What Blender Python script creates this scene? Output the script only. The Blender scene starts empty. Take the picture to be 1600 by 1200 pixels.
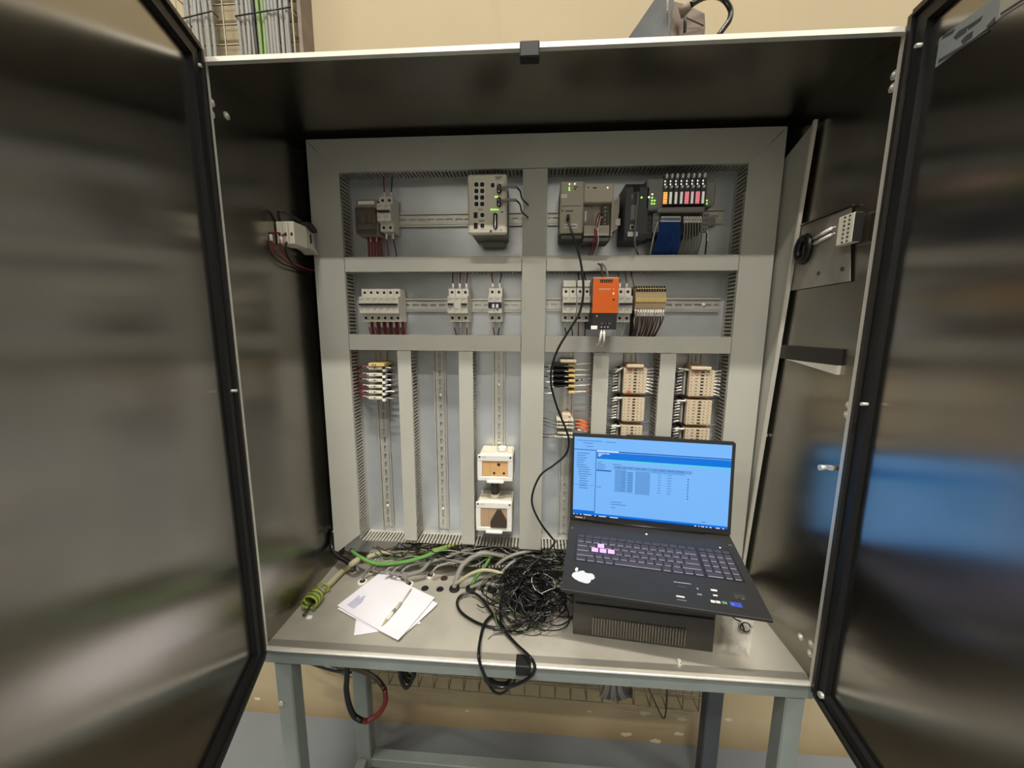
import bpy, bmesh, math, random
from mathutils import Vector as V, Matrix, Euler
random.seed(11)
SC = bpy.context.scene
COL = SC.collection
PI = math.pi
# ------------------------------------------------------------------ camera, world, lamps, exposure
FPX = 583.9
cam = bpy.data.objects.new('camera', bpy.data.cameras.new('camera'))
COL.objects.link(cam)
cam.location = (0.61362, -0.71979, 0.72535)
cam.rotation_euler = (1.4205987, -0.0058556, 0.0672593)
cam.data.sensor_width = 36.0
cam.data.lens = FPX * 36.0 / 1600.0
cam.data.clip_start = 0.01
SC.camera = cam
SC.view_settings.view_transform = 'Standard'
SC.view_settings.look = 'None'
SC.view_settings.gamma = 1.0
SC.view_settings.use_curve_mapping = False
SC.view_settings.exposure = 0.25
W = bpy.data.worlds.new('room_air'); SC.world = W
W.use_nodes = True
W.node_tree.nodes['Background'].inputs[0].default_value = (1.0, 0.95, 0.86, 1)
W.node_tree.nodes['Background'].inputs[1].default_value = 0.01

def tube_lamp(name, y, z, power, x=0.55):
    d = bpy.data.lights.new(name, 'AREA'); d.shape = 'RECTANGLE'
    d.size = 1.5; d.size_y = 0.12; d.energy = power; d.color = (1.0, 0.955, 0.875)
    o = bpy.data.objects.new(name, d); COL.objects.link(o)
    o.location = (x, y, z); o.rotation_euler = (math.radians(12), 0, 0)
    return o
for lx, k in ((0.60, 1.0), (-4.6, 0.5), (5.8, 0.5)):  # side pairs are added unseen lamps, brightening the wall beside the cabinet
    tube_lamp('ceiling_tube_light', -2.40, 6.30, 300.0 * k, lx)
    tube_lamp('ceiling_tube_light', -4.60, 6.28, 205.0 * k, lx)
wash = tube_lamp('added_wall_fill', -5.8, 5.9, 120.0, 0.6)      # added unseen lamp, brightens the far wall so the plate reflects more
wash.rotation_euler = (math.radians(-42), 0, 0); wash.data.size = 2.4

# ------------------------------------------------------------------ pixel to point on a known plane of the place
CM = Euler(cam.rotation_euler, 'XYZ').to_matrix()
CL = V(cam.location)
def ray(u, v): return CM @ V(((u - 800) / FPX, (600 - v) / FPX, -1.0))
def at(u, v, x=None, y=None, z=None):
    d = ray(u, v)
    t = (x - CL.x) / d.x if x is not None else (y - CL.y) / d.y if y is not None else (z - CL.z) / d.z
    return CL + d * t
def atp(u, v, M4):                      # local coordinates on the z=0 plane of a frame
    inv = M4.inverted(); o = inv @ CL; d = inv.to_3x3() @ ray(u, v)
    return o - d * (o.z / d.z)

# ------------------------------------------------------------------ materials
def lin(c):
    r = []
    for x in c[:3]:
        x /= 255.0
        r.append(x / 12.92 if x <= 0.04045 else ((x + 0.055) / 1.055) ** 2.4)
    return (*r, 1.0)
MATS = {}
def mat(name, rgb=(128,)*3, rough=0.5, metal=0.0, var=0.08, scale=25.0, emit=0.0, alpha=1.0, trans=0.0, spec=0.5, bump=0.0):
    m = bpy.data.materials.new(name); MATS[name] = m
    m.use_nodes = True
    nt = m.node_tree; N = nt.nodes; L = nt.links
    b = N['Principled BSDF']; c = lin(rgb)
    b.inputs['Roughness'].default_value = rough
    b.inputs['Metallic'].default_value = metal
    b.inputs['Specular IOR Level'].default_value = spec
    if trans: b.inputs['Transmission Weight'].default_value = trans
    if alpha < 1: b.inputs['Alpha'].default_value = alpha
    if emit:
        b.inputs['Emission Color'].default_value = c
        b.inputs['Emission Strength'].default_value = emit
        if name.startswith('screen'): c = tuple(q * 0.2 for q in c)
    tc = N.new('ShaderNodeTexCoord'); nz = N.new('ShaderNodeTexNoise')
    nz.inputs['Scale'].default_value = scale; nz.inputs['Detail'].default_value = 4
    L.new(tc.outputs['Object'], nz.inputs['Vector'])
    mr = N.new('ShaderNodeMapRange')
    mr.inputs['From Min'].default_value = 0.3; mr.inputs['From Max'].default_value = 0.7
    mr.inputs['To Min'].default_value = 1 - var; mr.inputs['To Max'].default_value = 1 + var
    L.new(nz.outputs['Fac'], mr.inputs['Value'])
    mx = N.new('ShaderNodeVectorMath'); mx.operation = 'SCALE'
    mx.inputs[0].default_value = c[:3]
    L.new(mr.outputs['Result'], mx.inputs['Scale']); L.new(mx.outputs['Vector'], b.inputs['Base Color'])
    if bump:
        bp = N.new('ShaderNodeBump'); bp.inputs['Strength'].default_value = bump; bp.inputs['Distance'].default_value = 0.002
        L.new(nz.outputs['Fac'], bp.inputs['Height']); L.new(bp.outputs['Normal'], b.inputs['Normal'])
    return m
def steel(name, rgb, rough, aniso, flat=False, dirt=0.15, metal=1.0):
    m = mat(name, rgb, rough, metal, dirt, 3.0)
    nt = m.node_tree; N = nt.nodes; L = nt.links; b = N['Principled BSDF']
    b.inputs['Anisotropic'].default_value = aniso
    if flat:
        cv = N.new('ShaderNodeCombineXYZ'); cv.inputs[0].default_value = 1.0
        L.new(cv.outputs[0], b.inputs['Tangent'])
    else:
        g = N.new('ShaderNodeNewGeometry'); cr = N.new('ShaderNodeVectorMath'); cr.operation = 'CROSS_PRODUCT'
        cr.inputs[1].default_value = (0.0, 0.0, 1.0)
        L.new(g.outputs['Normal'], cr.inputs[0]); L.new(cr.outputs[0], b.inputs['Tangent'])
    tc = N.new('ShaderNodeTexCoord'); mp = N.new('ShaderNodeMapping')
    mp.inputs['Scale'].default_value = (3, 60, 60) if flat else (300, 300, 2)
    nz = N.new('ShaderNodeTexNoise'); nz.inputs['Scale'].default_value = 4.0; nz.inputs['Detail'].default_value = 3
    L.new(tc.outputs['Object'], mp.inputs[0]); L.new(mp.outputs[0], nz.inputs['Vector'])
    mr = N.new('ShaderNodeMapRange'); mr.inputs['To Min'].default_value = rough * 0.94; mr.inputs['To Max'].default_value = rough * 1.06
    L.new(nz.outputs['Fac'], mr.inputs['Value']); L.new(mr.outputs['Result'], b.inputs['Roughness'])
    return m
steel('steel_side', (152, 149, 141), 0.25, 0.55)
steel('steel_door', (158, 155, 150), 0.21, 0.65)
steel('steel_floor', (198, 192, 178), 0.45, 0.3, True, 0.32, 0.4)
steel('steel_reflection', (172, 167, 155), 0.42, 0.3, True, 0.2, 0.6)
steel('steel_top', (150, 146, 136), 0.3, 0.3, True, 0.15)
mat('steel_bright', (228, 224, 212), 0.4, 0.35, 0.05)
mat('zinc', (212, 210, 200), 0.32, 0.5, 0.07, 18)
mat('plate_zinc', (206, 211, 215), 0.30, 0.55, 0.07, 14)
mat('duct_grey', (184, 183, 172), 0.55, 0, 0.03, 9)
mat('duct_inner', (176, 173, 162), 0.6, 0, 0.03, 9)
mat('stand_paint', (128, 136, 132), 0.5, 0, 0.08, 12)
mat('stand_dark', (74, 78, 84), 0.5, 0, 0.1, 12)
mat('door_trim', (52, 50, 46), 0.45, 0.3, 0.1)
mat('rubber', (24, 24, 24), 0.6, 0, 0.15)
mat('black_plastic', (30, 30, 31), 0.42, 0, 0.1)
mat('ups_rib', (112, 106, 96), 0.4, 0, 0.1)
mat('ups_black', (50, 48, 45), 0.38, 0, 0.12, 14)
mat('black_gloss', (17, 17, 18), 0.25, 0, 0.1)
mat('laptop_black', (44, 43, 42), 0.5, 0, 0.05)
mat('key_black', (64, 60, 68), 0.5, 0, 0.05)
mat('key_glow', (172, 164, 186), 0.5, 0, 0.05, emit=0.35)
mat('key_purple', (202, 160, 232), 0.4, 0, 0.03, emit=0.55)
mat('cream', (222, 216, 196), 0.5, 0, 0.04)
mat('breaker_white', (221, 217, 203), 0.45, 0, 0.03)
mat('breaker_side', (190, 186, 174), 0.5, 0, 0.03)
mat('print_grey', (140, 138, 130), 0.6, 0, 0.1)
mat('hole_dark', (22, 21, 20), 0.7, 0, 0.1)
mat('toggle_blue', (38, 52, 98), 0.4, 0, 0.05)
mat('white', (240, 238, 232), 0.5, 0, 0.03)
mat('ferrule', (245, 242, 232), 0.45, 0, 0.03)
mat('paper', (238, 234, 240), 0.7, 0, 0.03, 8, bump=0.15)
mat('print_blue', (130, 140, 190), 0.7, 0, 0.2)
mat('terminal_beige', (214, 196, 168), 0.5, 0, 0.04)
mat('terminal_sand', (196, 174, 136), 0.5, 0, 0.04)
mat('terminal_tan', (196, 160, 108), 0.5, 0, 0.04)
mat('terminal_yellow', (218, 188, 122), 0.5, 0, 0.04)
mat('marker_red', (226, 96, 76), 0.5, 0, 0.1)
mat('orange', (240, 108, 26), 0.45, 0, 0.03)
mat('switch_grey', (218, 212, 195), 0.5, 0, 0.03)
mat('switch_dark', (142, 137, 125), 0.5, 0, 0.05)
mat('plc_grey', (188, 182, 164), 0.5, 0, 0.04)
mat('plc_light', (200, 191, 172), 0.5, 0, 0.04)
mat('plc_dark', (64, 62, 58), 0.5, 0, 0.05)
mat('module_dark', (70, 70, 73), 0.5, 0, 0.05)
mat('module_mid', (136, 134, 131), 0.5, 0, 0.05)
mat('clear_window', (190, 180, 165), 0.1, 0, 0.05, alpha=0.22)
mat('smoke_cover', (150, 142, 128), 0.2, 0, 0.1, trans=0.75)
mat('wire_red', (132, 34, 42), 0.4, 0, 0.1)
mat('wire_black', (18, 18, 18), 0.33, 0, 0.1)
mat('wire_blue', (14, 66, 138), 0.45, 0, 0.12)
mat('wire_grey', (128, 126, 121), 0.45, 0, 0.1)
mat('wire_brown', (84, 54, 38), 0.45, 0, 0.12)
mat('wire_orange', (226, 130, 84), 0.45, 0, 0.1)
mat('wire_white', (214, 208, 196), 0.45, 0, 0.08)
mat('cable_grey', (142, 140, 131), 0.5, 0, 0.08)
mat('cable_dull', (128, 128, 120), 0.5, 0, 0.08)
mat('cable_olive', (112, 138, 78), 0.5, 0, 0.1)
mat('cable_green', (98, 152, 72), 0.42, 0, 0.08)
mat('earth_yellow', (158, 164, 66), 0.45, 0, 0.35, 60)
mat('earth_green', (84, 112, 50), 0.45, 0, 0.3, 60)
mat('cable_beige', (178, 172, 140), 0.5, 0, 0.08)
mat('cable_red', (106, 30, 26), 0.4, 0, 0.1)
mat('led_green', (150, 240, 70), 0.4, 0, 0, emit=1.6)
mat('led_white', (245, 250, 225), 0.4, 0, 0, emit=1.2)
mat('led_orange', (255, 176, 84), 0.4, 0, 0, emit=0.75)
mat('label_glow', (236, 234, 224), 0.4, 0, 0, emit=0.28)  # glow added so the white labels look brighter in the dim row
mat('led_pink', (248, 134, 150), 0.4, 0, 0, emit=0.5)
mat('sticker_blue', (150, 158, 162), 0.6, 0, 0.05)
mat('sticker_white', (190, 184, 172), 0.6, 0, 0.05)
mat('sticker_ink', (72, 74, 78), 0.6, 0, 0.2)
mat('socket_tan', (226, 180, 124), 0.5, 0, 0.03)
mat('socket_line', (160, 120, 76), 0.5, 0, 0.03)
mat('socket_brown', (66, 52, 44), 0.4, 0, 0.1)
mat('device_grey', (82, 86, 88), 0.5, 0.2, 0.15)
mat('device_brown', (118, 104, 92), 0.6, 0, 0.18)
mat('gland_white', (232, 226, 212), 0.5, 0, 0.05)
mat('bracket_grey', (150, 146, 136), 0.4, 0.4, 0.12, 20)
mat('wire_tray', (150, 144, 124), 0.45, 0.6, 0.1)
mat('foil', (200, 190, 170), 0.45, 0.3, 0.2)
mat('clear_bag', (240, 236, 226), 0.06, 0, 0.05, alpha=0.30, spec=0.9)
mat('sticker_logo', (222, 226, 232), 0.5, 0, 0.03)
mat('chip_green', (96, 150, 110), 0.5); mat('chip_blue', (60, 84, 190), 0.4)
mat('screen_sky', (122, 186, 255), 0.3, 0, 0.0, emit=0.66)
mat('screen_blue', (2, 116, 226), 0.3, 0, 0.0, emit=0.66)
mat('screen_deep', (6, 84, 168), 0.3, 0, 0.0, emit=0.66)
mat('screen_teal', (84, 214, 230), 0.3, 0, 0.0, emit=0.66)
mat('screen_pale', (196, 232, 255), 0.3, 0, 0.0, emit=0.66)
mat('screen_shade', (98, 158, 226), 0.3, 0, 0.0, emit=0.66)
mat('screen_ink', (62, 112, 178), 0.3, 0, 0.0, emit=0.66)
mat('screen_white', (240, 246, 255), 0.3, 0, 0.0, emit=0.66)
mat('screen_task', (4, 60, 128), 0.3, 0, 0.0, emit=0.66)

def wall_material():
    m = mat('wall_paint', (168, 153, 122), 0.75, 0, 0.05, 2.0, bump=0.1)
    nt = m.node_tree; N = nt.nodes; L = nt.links; b = N['Principled BSDF']
    src = b.inputs['Base Color'].links[0].from_socket
    tc = N.new('ShaderNodeTexCoord'); sp = N.new('ShaderNodeSeparateXYZ'); L.new(tc.outputs['Object'], sp.inputs[0])
    # worn skirting band of old paint low on the wall (dirt with a ragged edge), object z is height above the floor
    nz = N.new('ShaderNodeTexNoise'); nz.inputs['Scale'].default_value = 5; nz.inputs['Detail'].default_value = 6
    L.new(tc.outputs['Object'], nz.inputs['Vector'])
    ad = N.new('ShaderNodeMath'); ad.operation = 'MULTIPLY_ADD'; ad.inputs[1].default_value = 0.10
    L.new(nz.outputs['Fac'], ad.inputs[0]); L.new(sp.outputs[2], ad.inputs[2])
    mr = N.new('ShaderNodeMapRange'); mr.inputs['From Min'].default_value = 0.05; mr.inputs['From Max'].default_value = 0.16
    mr.inputs['To Min'].default_value = 0.8; mr.inputs['To Max'].default_value = 0.0
    L.new(ad.outputs[0], mr.inputs['Value'])
    mx = N.new('ShaderNodeMix'); mx.data_type = 'RGBA'
    L.new(mr.outputs['Result'], mx.inputs['Factor']); L.new(src, mx.inputs['A']); mx.inputs['B'].default_value = lin((132, 112, 80))
    # thin vertical stains
    mp = N.new('ShaderNodeMapping'); mp.inputs['Scale'].default_value = (9, 9, 0.4); L.new(tc.outputs['Object'], mp.inputs[0])
    n2 = N.new('ShaderNodeTexNoise'); n2.inputs['Scale'].default_value = 2.0; n2.inputs['Detail'].default_value = 5; L.new(mp.outputs[0], n2.inputs['Vector'])
    m2 = N.new('ShaderNodeMapRange'); m2.inputs['From Min'].default_value = 0.60; m2.inputs['From Max'].default_value = 0.78; m2.inputs['To Max'].default_value = 0.35
    L.new(n2.outputs['Fac'], m2.inputs['Value'])
    mx2 = N.new('ShaderNodeMix'); mx2.data_type = 'RGBA'
    L.new(m2.outputs['Result'], mx2.inputs['Factor']); L.new(mx.outputs['Result'], mx2.inputs['A']); mx2.inputs['B'].default_value = lin((150, 128, 92))
    L.new(mx2.outputs['Result'], b.inputs['Base Color'])
wall_material()
mat('far_wall_paint', (188, 187, 183), 0.8, 0, 0.05, 2)
mat('room_paint', (92, 90, 85), 0.8, 0, 0.05, 2)
mat('floor_paint', (106, 110, 112), 0.55, 0, 0.08, 4, bump=0.1)
mat('peeled', (196, 186, 160), 0.8, 0, 0.05)

# ------------------------------------------------------------------ mesh building
def catmull(P, n):
    P = [V(p) for p in P]
    if len(P) < 3: return P
    Q = [P[0] * 2 - P[1]] + P + [P[-1] * 2 - P[-2]]
    out = []
    for i in range(1, len(Q) - 2):
        a, b, c, d = Q[i-1:i+3]
        for k in range(n):
            t = k / n
            out.append(0.5 * ((2*b) + (c-a)*t + (2*a-5*b+4*c-d)*t*t + (3*b-a-3*c+d)*t**3))
    out.append(P[-1])
    return out
class MB:
    def __init__(s): s.v = []; s.f = []; s.sm = []
    def add(s, vs, fs, sm=False):
        k = len(s.v); s.v += [V(p) for p in vs]
        for f in fs: s.f.append([i + k for i in f]); s.sm.append(sm)
        return s
    def box(s, x0, x1, y0, y1, z0, z1):
        x0, x1 = sorted((x0, x1)); y0, y1 = sorted((y0, y1)); z0, z1 = sorted((z0, z1))
        return s.add([(x0,y0,z0),(x1,y0,z0),(x1,y1,z0),(x0,y1,z0),(x0,y0,z1),(x1,y0,z1),(x1,y1,z1),(x0,y1,z1)],
              [(0,3,2,1),(4,5,6,7),(0,1,5,4),(1,2,6,5),(2,3,7,6),(3,0,4,7)])
    def cbox(s, x0, x1, y0, y1, z0, z1, c):            # box with chamfered edges
        x0, x1 = sorted((x0, x1)); y0, y1 = sorted((y0, y1)); z0, z1 = sorted((z0, z1))
        bm = bmesh.new()
        for x, a in ((x0, c), (x1, -c)):
            for y, b in ((y0, c), (y1, -c)):
                for z, d in ((z0, c), (z1, -c)):
                    bm.verts.new((x + a, y + b, z)); bm.verts.new((x + a, y, z + d)); bm.verts.new((x, y + b, z + d))
        bmesh.ops.convex_hull(bm, input=bm.verts)
        bmesh.ops.dissolve_limit(bm, angle_limit=0.02, verts=bm.verts, edges=bm.edges)
        bm.verts.index_update()
        s.add([v.co.copy() for v in bm.verts], [[v.index for v in f.verts] for f in bm.faces]); bm.free()
        return s
    def prism(s, poly, f, t0, t1):                     # f(a, b, t) -> point
        n = len(poly)
        vs = [f(a, b, t0) for a, b in poly] + [f(a, b, t1) for a, b in poly]
        return s.add(vs, [list(range(n)), list(range(2*n-1, n-1, -1))] + [(i, (i+1) % n, n + (i+1) % n, n + i) for i in range(n)])
    def xprism(s, poly_yz, x0, x1): return s.prism(poly_yz, lambda a, b, t: (t, a, b), x0, x1)
    def yprism(s, poly_xz, y0, y1): return s.prism(poly_xz, lambda a, b, t: (a, t, b), y0, y1)
    def zprism(s, poly_xy, z0, z1): return s.prism(poly_xy, lambda a, b, t: (a, b, t), z0, z1)
    def cyl(s, p0, p1, r, n=12, r2=None):
        p0, p1 = V(p0), V(p1); d = (p1 - p0).normalized(); u = d.orthogonal().normalized(); w = d.cross(u)
        r2 = r if r2 is None else r2; vs = []
        for p, q in ((p0, r), (p1, r2)):
            vs += [p + (u * math.cos(2*PI*i/n) + w * math.sin(2*PI*i/n)) * q for i in range(n)]
        s.add(vs, [(i, (i+1) % n, n + (i+1) % n, n + i) for i in range(n)], True)
        k = len(s.v) - 2*n
        s.f += [[k + i for i in range(n-1, -1, -1)], [k + n + i for i in range(n)]]; s.sm += [False, False]
        return s
    def tube(s, P, r, n=6, sub=4, closed=False):
        P = catmull(P, sub); m = len(P); vs = []; u = None
        for i, p in enumerate(P):
            d = (P[min(i+1, m-1)] - P[max(i-1, 0)])
            d = d.normalized() if d.length > 1e-9 else V((0, 0, 1))
            u = d.orthogonal().normalized() if u is None else (u - d * u.dot(d))
            u = u.normalized() if u.length > 1e-6 else d.orthogonal().normalized()
            w = d.cross(u); rr = r(i/(m-1)) if callable(r) else r
            vs += [p + (u * math.cos(2*PI*k/n) + w * math.sin(2*PI*k/n)) * rr for k in range(n)]
        fs = [(i*n+k, i*n+(k+1) % n, (i+1)*n+(k+1) % n, (i+1)*n+k) for i in range(m-1) for k in range(n)]
        s.add(vs, fs, True); k0 = len(s.v) - len(vs)
        s.f += [[k0 + k for k in range(n-1, -1, -1)], [k0 + (m-1)*n + k for k in range(n)]]; s.sm += [False, False]
        return s
    def ball(s, c, r, n=8, sq=(1, 1, 1)):
        c = V(c); vs = [c + V((0, 0, -r*sq[2]))]; m = max(4, n // 2)
        for j in range(1, m):
            a = -PI/2 + PI*j/m
            vs += [c + V((math.cos(a)*math.cos(2*PI*i/n)*r*sq[0], math.cos(a)*math.sin(2*PI*i/n)*r*sq[1], math.sin(a)*r*sq[2])) for i in range(n)]
        vs.append(c + V((0, 0, r*sq[2]))); t = len(vs) - 1
        fs = [(0, 1+(i+1) % n, 1+i) for i in range(n)] + [(t, t-n+i, t-n+(i+1) % n) for i in range(n)]
        for j in range(m-2): fs += [(1+j*n+i, 1+j*n+(i+1) % n, 1+(j+1)*n+(i+1) % n, 1+(j+1)*n+i) for i in range(n)]
        return s.add(vs, fs, True)
    def build(s, name, m, parent=None, label=None, kind=None):
        off = V((0, 0, 0)); loc = V((0, 0, 0))
        if parent is not None: off = OFF.get(parent.name, off)
        elif s.v:
            xs = [p.x for p in s.v]; ys = [p.y for p in s.v]; loc = V(((min(xs)+max(xs))/2, (min(ys)+max(ys))/2, min(p.z for p in s.v))); off = loc
        me = bpy.data.meshes.new(name)
        me.from_pydata([p - off for p in s.v], [], s.f)
        me.polygons.foreach_set('use_smooth', s.sm)
        bm = bmesh.new(); bm.from_mesh(me); bmesh.ops.recalc_face_normals(bm, faces=bm.faces); bm.to_mesh(me); bm.free()
        me.materials.append(MATS[m])
        o = bpy.data.objects.new(name, me); COL.objects.link(o)
        o.location = loc
        if parent is not None:
            o.parent = parent; OFF[o.name] = OFF.get(parent.name, V((0, 0, 0)))
        if label: o['label'] = label
        if kind: o['kind'] = kind
        return o
OFF = {}
def tag(o, label, cat, group=None, kind=None):
    o['label'] = label; o['category'] = cat
    if group: o['group'] = group
    if kind: o['kind'] = kind
    return o
def thing(name, label, cat, loc=(0, 0, 0), group=None, rot=None):   # an Empty at the thing's base; unrotated roots take parts in world coordinates
    o = bpy.data.objects.new(name, None); COL.objects.link(o)
    o.empty_display_size = 0.02; o.location = loc
    if rot is not None: o.rotation_euler = rot
    else: OFF[o.name] = V(loc)
    return tag(o, label, cat, group)
def kids(o): return [c for c in bpy.data.objects if c.parent == o]
def dup(o, loc, label):
    def cp(a, par):
        b = a.copy(); COL.objects.link(b)
        if par is not None: b.parent = par
        for c in kids(a): cp(c, b)
        return b
    r = cp(o, None); r.location = loc; r['label'] = label
    return r
def structure(mb, name, m):
    o = mb.build(name, m); o['kind'] = 'structure'; return o

# ------------------------------------------------------------------ the setting
FL = -0.75; WY = 0.45
wall = structure(MB().box(-6, 7, WY, WY + 0.15, FL, 6.6), 'wall_back', 'wall_paint')
structure(MB().box(-6, 7, -7, WY, FL - 0.1, FL), 'floor', 'floor_paint')
structure(MB().box(-6, 7, -7.15, -7, FL, 6.6), 'wall_front', 'far_wall_paint')
structure(MB().box(-6.15, -6, -7, WY, FL, 6.6), 'wall_left', 'room_paint')
structure(MB().box(7, 7.15, -7, WY, FL, 6.6), 'wall_right', 'room_paint')
structure(MB().box(-6, 7, -7, WY, 6.45, 6.6), 'ceiling', 'room_paint')
pk = random.Random(3)
for (u, v, r) in ((1025, 1158, 9), (1008, 1115, 8), (1065, 1124, 7), (1060, 1147, 8), (978, 1147, 9), (1138, 1125, 6), (402, 1092, 6), (730, 1111, 3), (1075, 1080, 5), (922, 1112, 4)):
    p = at(u, v, y=WY - 0.0006); k = r * 0.0021
    mb = MB().yprism([(p.x + k * (1 + 0.25 * pk.uniform(-1, 1)) * math.cos(a * PI / 5), p.z + 0.45 * k * (1 + 0.4 * pk.uniform(-1, 1)) * math.sin(a * PI / 5)) for a in range(10)], WY - 0.0012, WY)
    o = mb.build('peeled_patch', 'peeled'); o.parent = wall; o.matrix_parent_inverse = Matrix.Translation(-wall.location)

# ------------------------------------------------------------------ cabinet
T, PF, D = 0.257, 0.317, 0.350        # duct fronts, mounting plate face, cabinet back
CW, CH = 1.2, 1.2
cab = thing('electrical_cabinet', 'large open stainless steel control cabinet with both doors swung wide', 'cabinet', (CW/2, 0.17, 0))
MB().box(0, 0.003, 0, D, 0, CH).build('side_panel', 'steel_side', cab)
MB().box(CW - 0.003, CW, 0, D, 0, CH).build('side_panel', 'steel_side', cab)
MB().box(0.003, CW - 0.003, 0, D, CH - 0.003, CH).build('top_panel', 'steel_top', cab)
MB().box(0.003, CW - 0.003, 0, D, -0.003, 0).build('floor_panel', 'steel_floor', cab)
MB().box(0, CW, D, D + 0.003, 0, CH).build('back_panel', 'steel_side', cab)
MB().box(0, CW, -0.010, 0.0, CH - 0.007, CH + 0.001).build('front_lip', 'steel_bright', cab)
MB().cbox(0, CW, -0.010, 0.0, -0.0065, 0.0, 0.0018).build('front_lip', 'steel_bright', cab)
MB().box(0, 0.008, -0.010, 0.0, -0.001, CH - 0.007).build('front_lip', 'steel_bright', cab)
MB().box(CW - 0.009, CW, -0.010, 0.0, -0.001, CH - 0.007).build('front_lip', 'steel_bright', cab)
MB().box(0.003, CW - 0.009, 0.0003, 0.017, 0.0, 0.0012).build('reflection_strip', 'steel_reflection', cab)  # added strip, its darker tone stands in for a reflection on the floor
# rubber strike pads clipped over the lip, top and bottom
for (u0, u1, up) in ((812, 843, True), (806, 830, False)):
    y = -0.011
    a = at(u0, 84 if up else 1026, y=y).x; b = at(u1, 84 if up else 1026, y=y).x
    mb = MB()
    if up: mb.cbox(a, b, -0.013, 0.008, CH - 0.022, CH + 0.003, 0.002)
    else: mb.cbox(a, b, -0.016, 0.016, -0.020, 0.005, 0.002)
    mb.build('strike_pad', 'rubber', cab, 'black rubber strike pad')
def stud(u, v, x, r=0.005):
    p = at(u, v, x=x); s = 1 if x < 0.6 else -1
    MB().ball(p, r, 8, (0.8, 1, 1)).cyl(p, p + V((-s * 0.002, 0, 0)), r * 1.5, 8).build('stud', 'steel_bright', cab)
for u, v in ((331, 160), (331, 178), (355, 181)): stud(u, v, 0.004)
for u, v in ((1397, 117), (1394, 137), (1326, 633), (1323, 648), (1267, 1006), (1265, 1021), (1250, 995)): stud(u, v, CW - 0.004)
MB().cyl(at(1292, 731, x=CW - 0.003), at(1292, 731, x=CW - 0.003) + V((-0.014, 0, 0)), 0.006, 8).box(*sum(([c - 0.004, c + 0.004] for c in (at(1297, 731, x=CW - 0.012))), [])).build('door_stop', 'steel_bright', cab)
# open slot bracket and the folded channel on the right wall
yb0, yb1 = 0.036, 0.232
MB().box(CW - 0.0108, CW - 0.003, yb0, yb1, 0.657, 0.688).build('wall_channel', 'door_trim', cab)
MB().xprism([(yb0, 0.6565), (yb0, 0.639), (yb0 + .15, 0.6565)], CW - 0.0108, CW - 0.003).build('channel_flange', 'steel_bright', cab)
# lower left corner seam and hinge knuckles
for (u, v, x, l) in ((320, 168, -0.004, 0.06), (366, 605, -0.004, 0.06), (411, 945, -0.004, 0.06), (1414, 128, CW + 0.004, 0.06), (1340, 632, CW + 0.004, 0.06), (1279, 1018, CW + 0.004, 0.06)):
    z = at(u, v, y=-0.012).z
    h = MB().cyl((x, -0.014, z - l/2), (x, -0.014, z + l/2), 0.005, 10).build('hinge', 'steel_bright', cab)
    MB().cbox(x - 0.008, x + 0.008, -0.020, -0.006, z + l/2 - 0.012, z + l/2, 0.001).cbox(x - 0.008, x + 0.008, -0.020, -0.006, z - l/2, z - l/2 + 0.012, 0.001).build('knuckle', 'zinc', h)
# doors: each hangs on the cabinet and is built flat on its own frame, u along the width, z up
def door(hx, hy, ang, side):
    e = V((math.sin(ang) * side, -math.cos(ang), 0)); n = V((math.cos(ang) * side, math.sin(ang), 0))   # width direction, inner face normal
    o = V((hx, hy, 0)); WD = 0.60; z0, z1 = -0.012, CH + 0.012
    def f(a, b, t): return o + e * a + n * t + V((0, 0, b))
    mb = MB().prism([(0, z0), (WD, z0), (WD, z1), (0, z1)], f, -0.0015, 0.0)
    dr = mb.build('door', 'steel_door', cab)
    fr = MB()
    for (a0, a1, b0, b1) in ((-0.004, 0.004, z0, z1), (WD - 0.004, WD + 0.004, z0, z1), (0.004, WD - 0.004, z0 - 0.004, z0 + 0.004), (0.004, WD - 0.004, z1 - 0.004, z1 + 0.004)):
        fr.prism([(a0, b0), (a1, b0), (a1, b1), (a0, b1)], f, -0.0015, 0.016)
    fr.build('door_edge', 'door_trim', dr)
    for (a0, a1, b0, b1) in ((0.007, 0.027, z0 + 0.007, z1 - 0.007), (WD - 0.027, WD - 0.007, z0 + 0.007, z1 - 0.007), (0.027, WD - 0.027, z0 + 0.007, z0 + 0.025), (0.027, WD - 0.027, z1 - 0.025, z1 - 0.007)):
        MB().prism([(a0, b0), (a1, b0), (a1, b1), (a0, b1)], f, 0.0, 0.010).build('gasket', 'rubber', dr)
    M4 = Matrix((( e.x, 0, n.x, o.x), (e.y, 0, n.y, o.y), (0, 1, 0, 0), (0, 0, 0, 1)))
    return dr, f, M4
AL, AR = math.radians(20.0), math.radians(7.3)
dl, fl_, ML = door(-0.003, -0.018, AL, 1)
dr, fr_, MR = door(CW + 0.003, -0.018, AR, -1)
def door_quad(parent, f, M4, pts, t0, t1, name, m, label=None):
    q = [atp(u, v, M4) for u, v in pts]
    return MB().prism([(p.x, p.y) for p in q], f, t0, t1).build(name, m, parent, label)
st = door_quad(dr, fr_, MR, ((1462, 106), (1469, 60), (1549, 0), (1590, -30), (1600, 5), (1560, 31)), 0.0, 0.0008, 'instruction_sticker', 'sticker_blue', 'pale blue printed instruction sticker')
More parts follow.
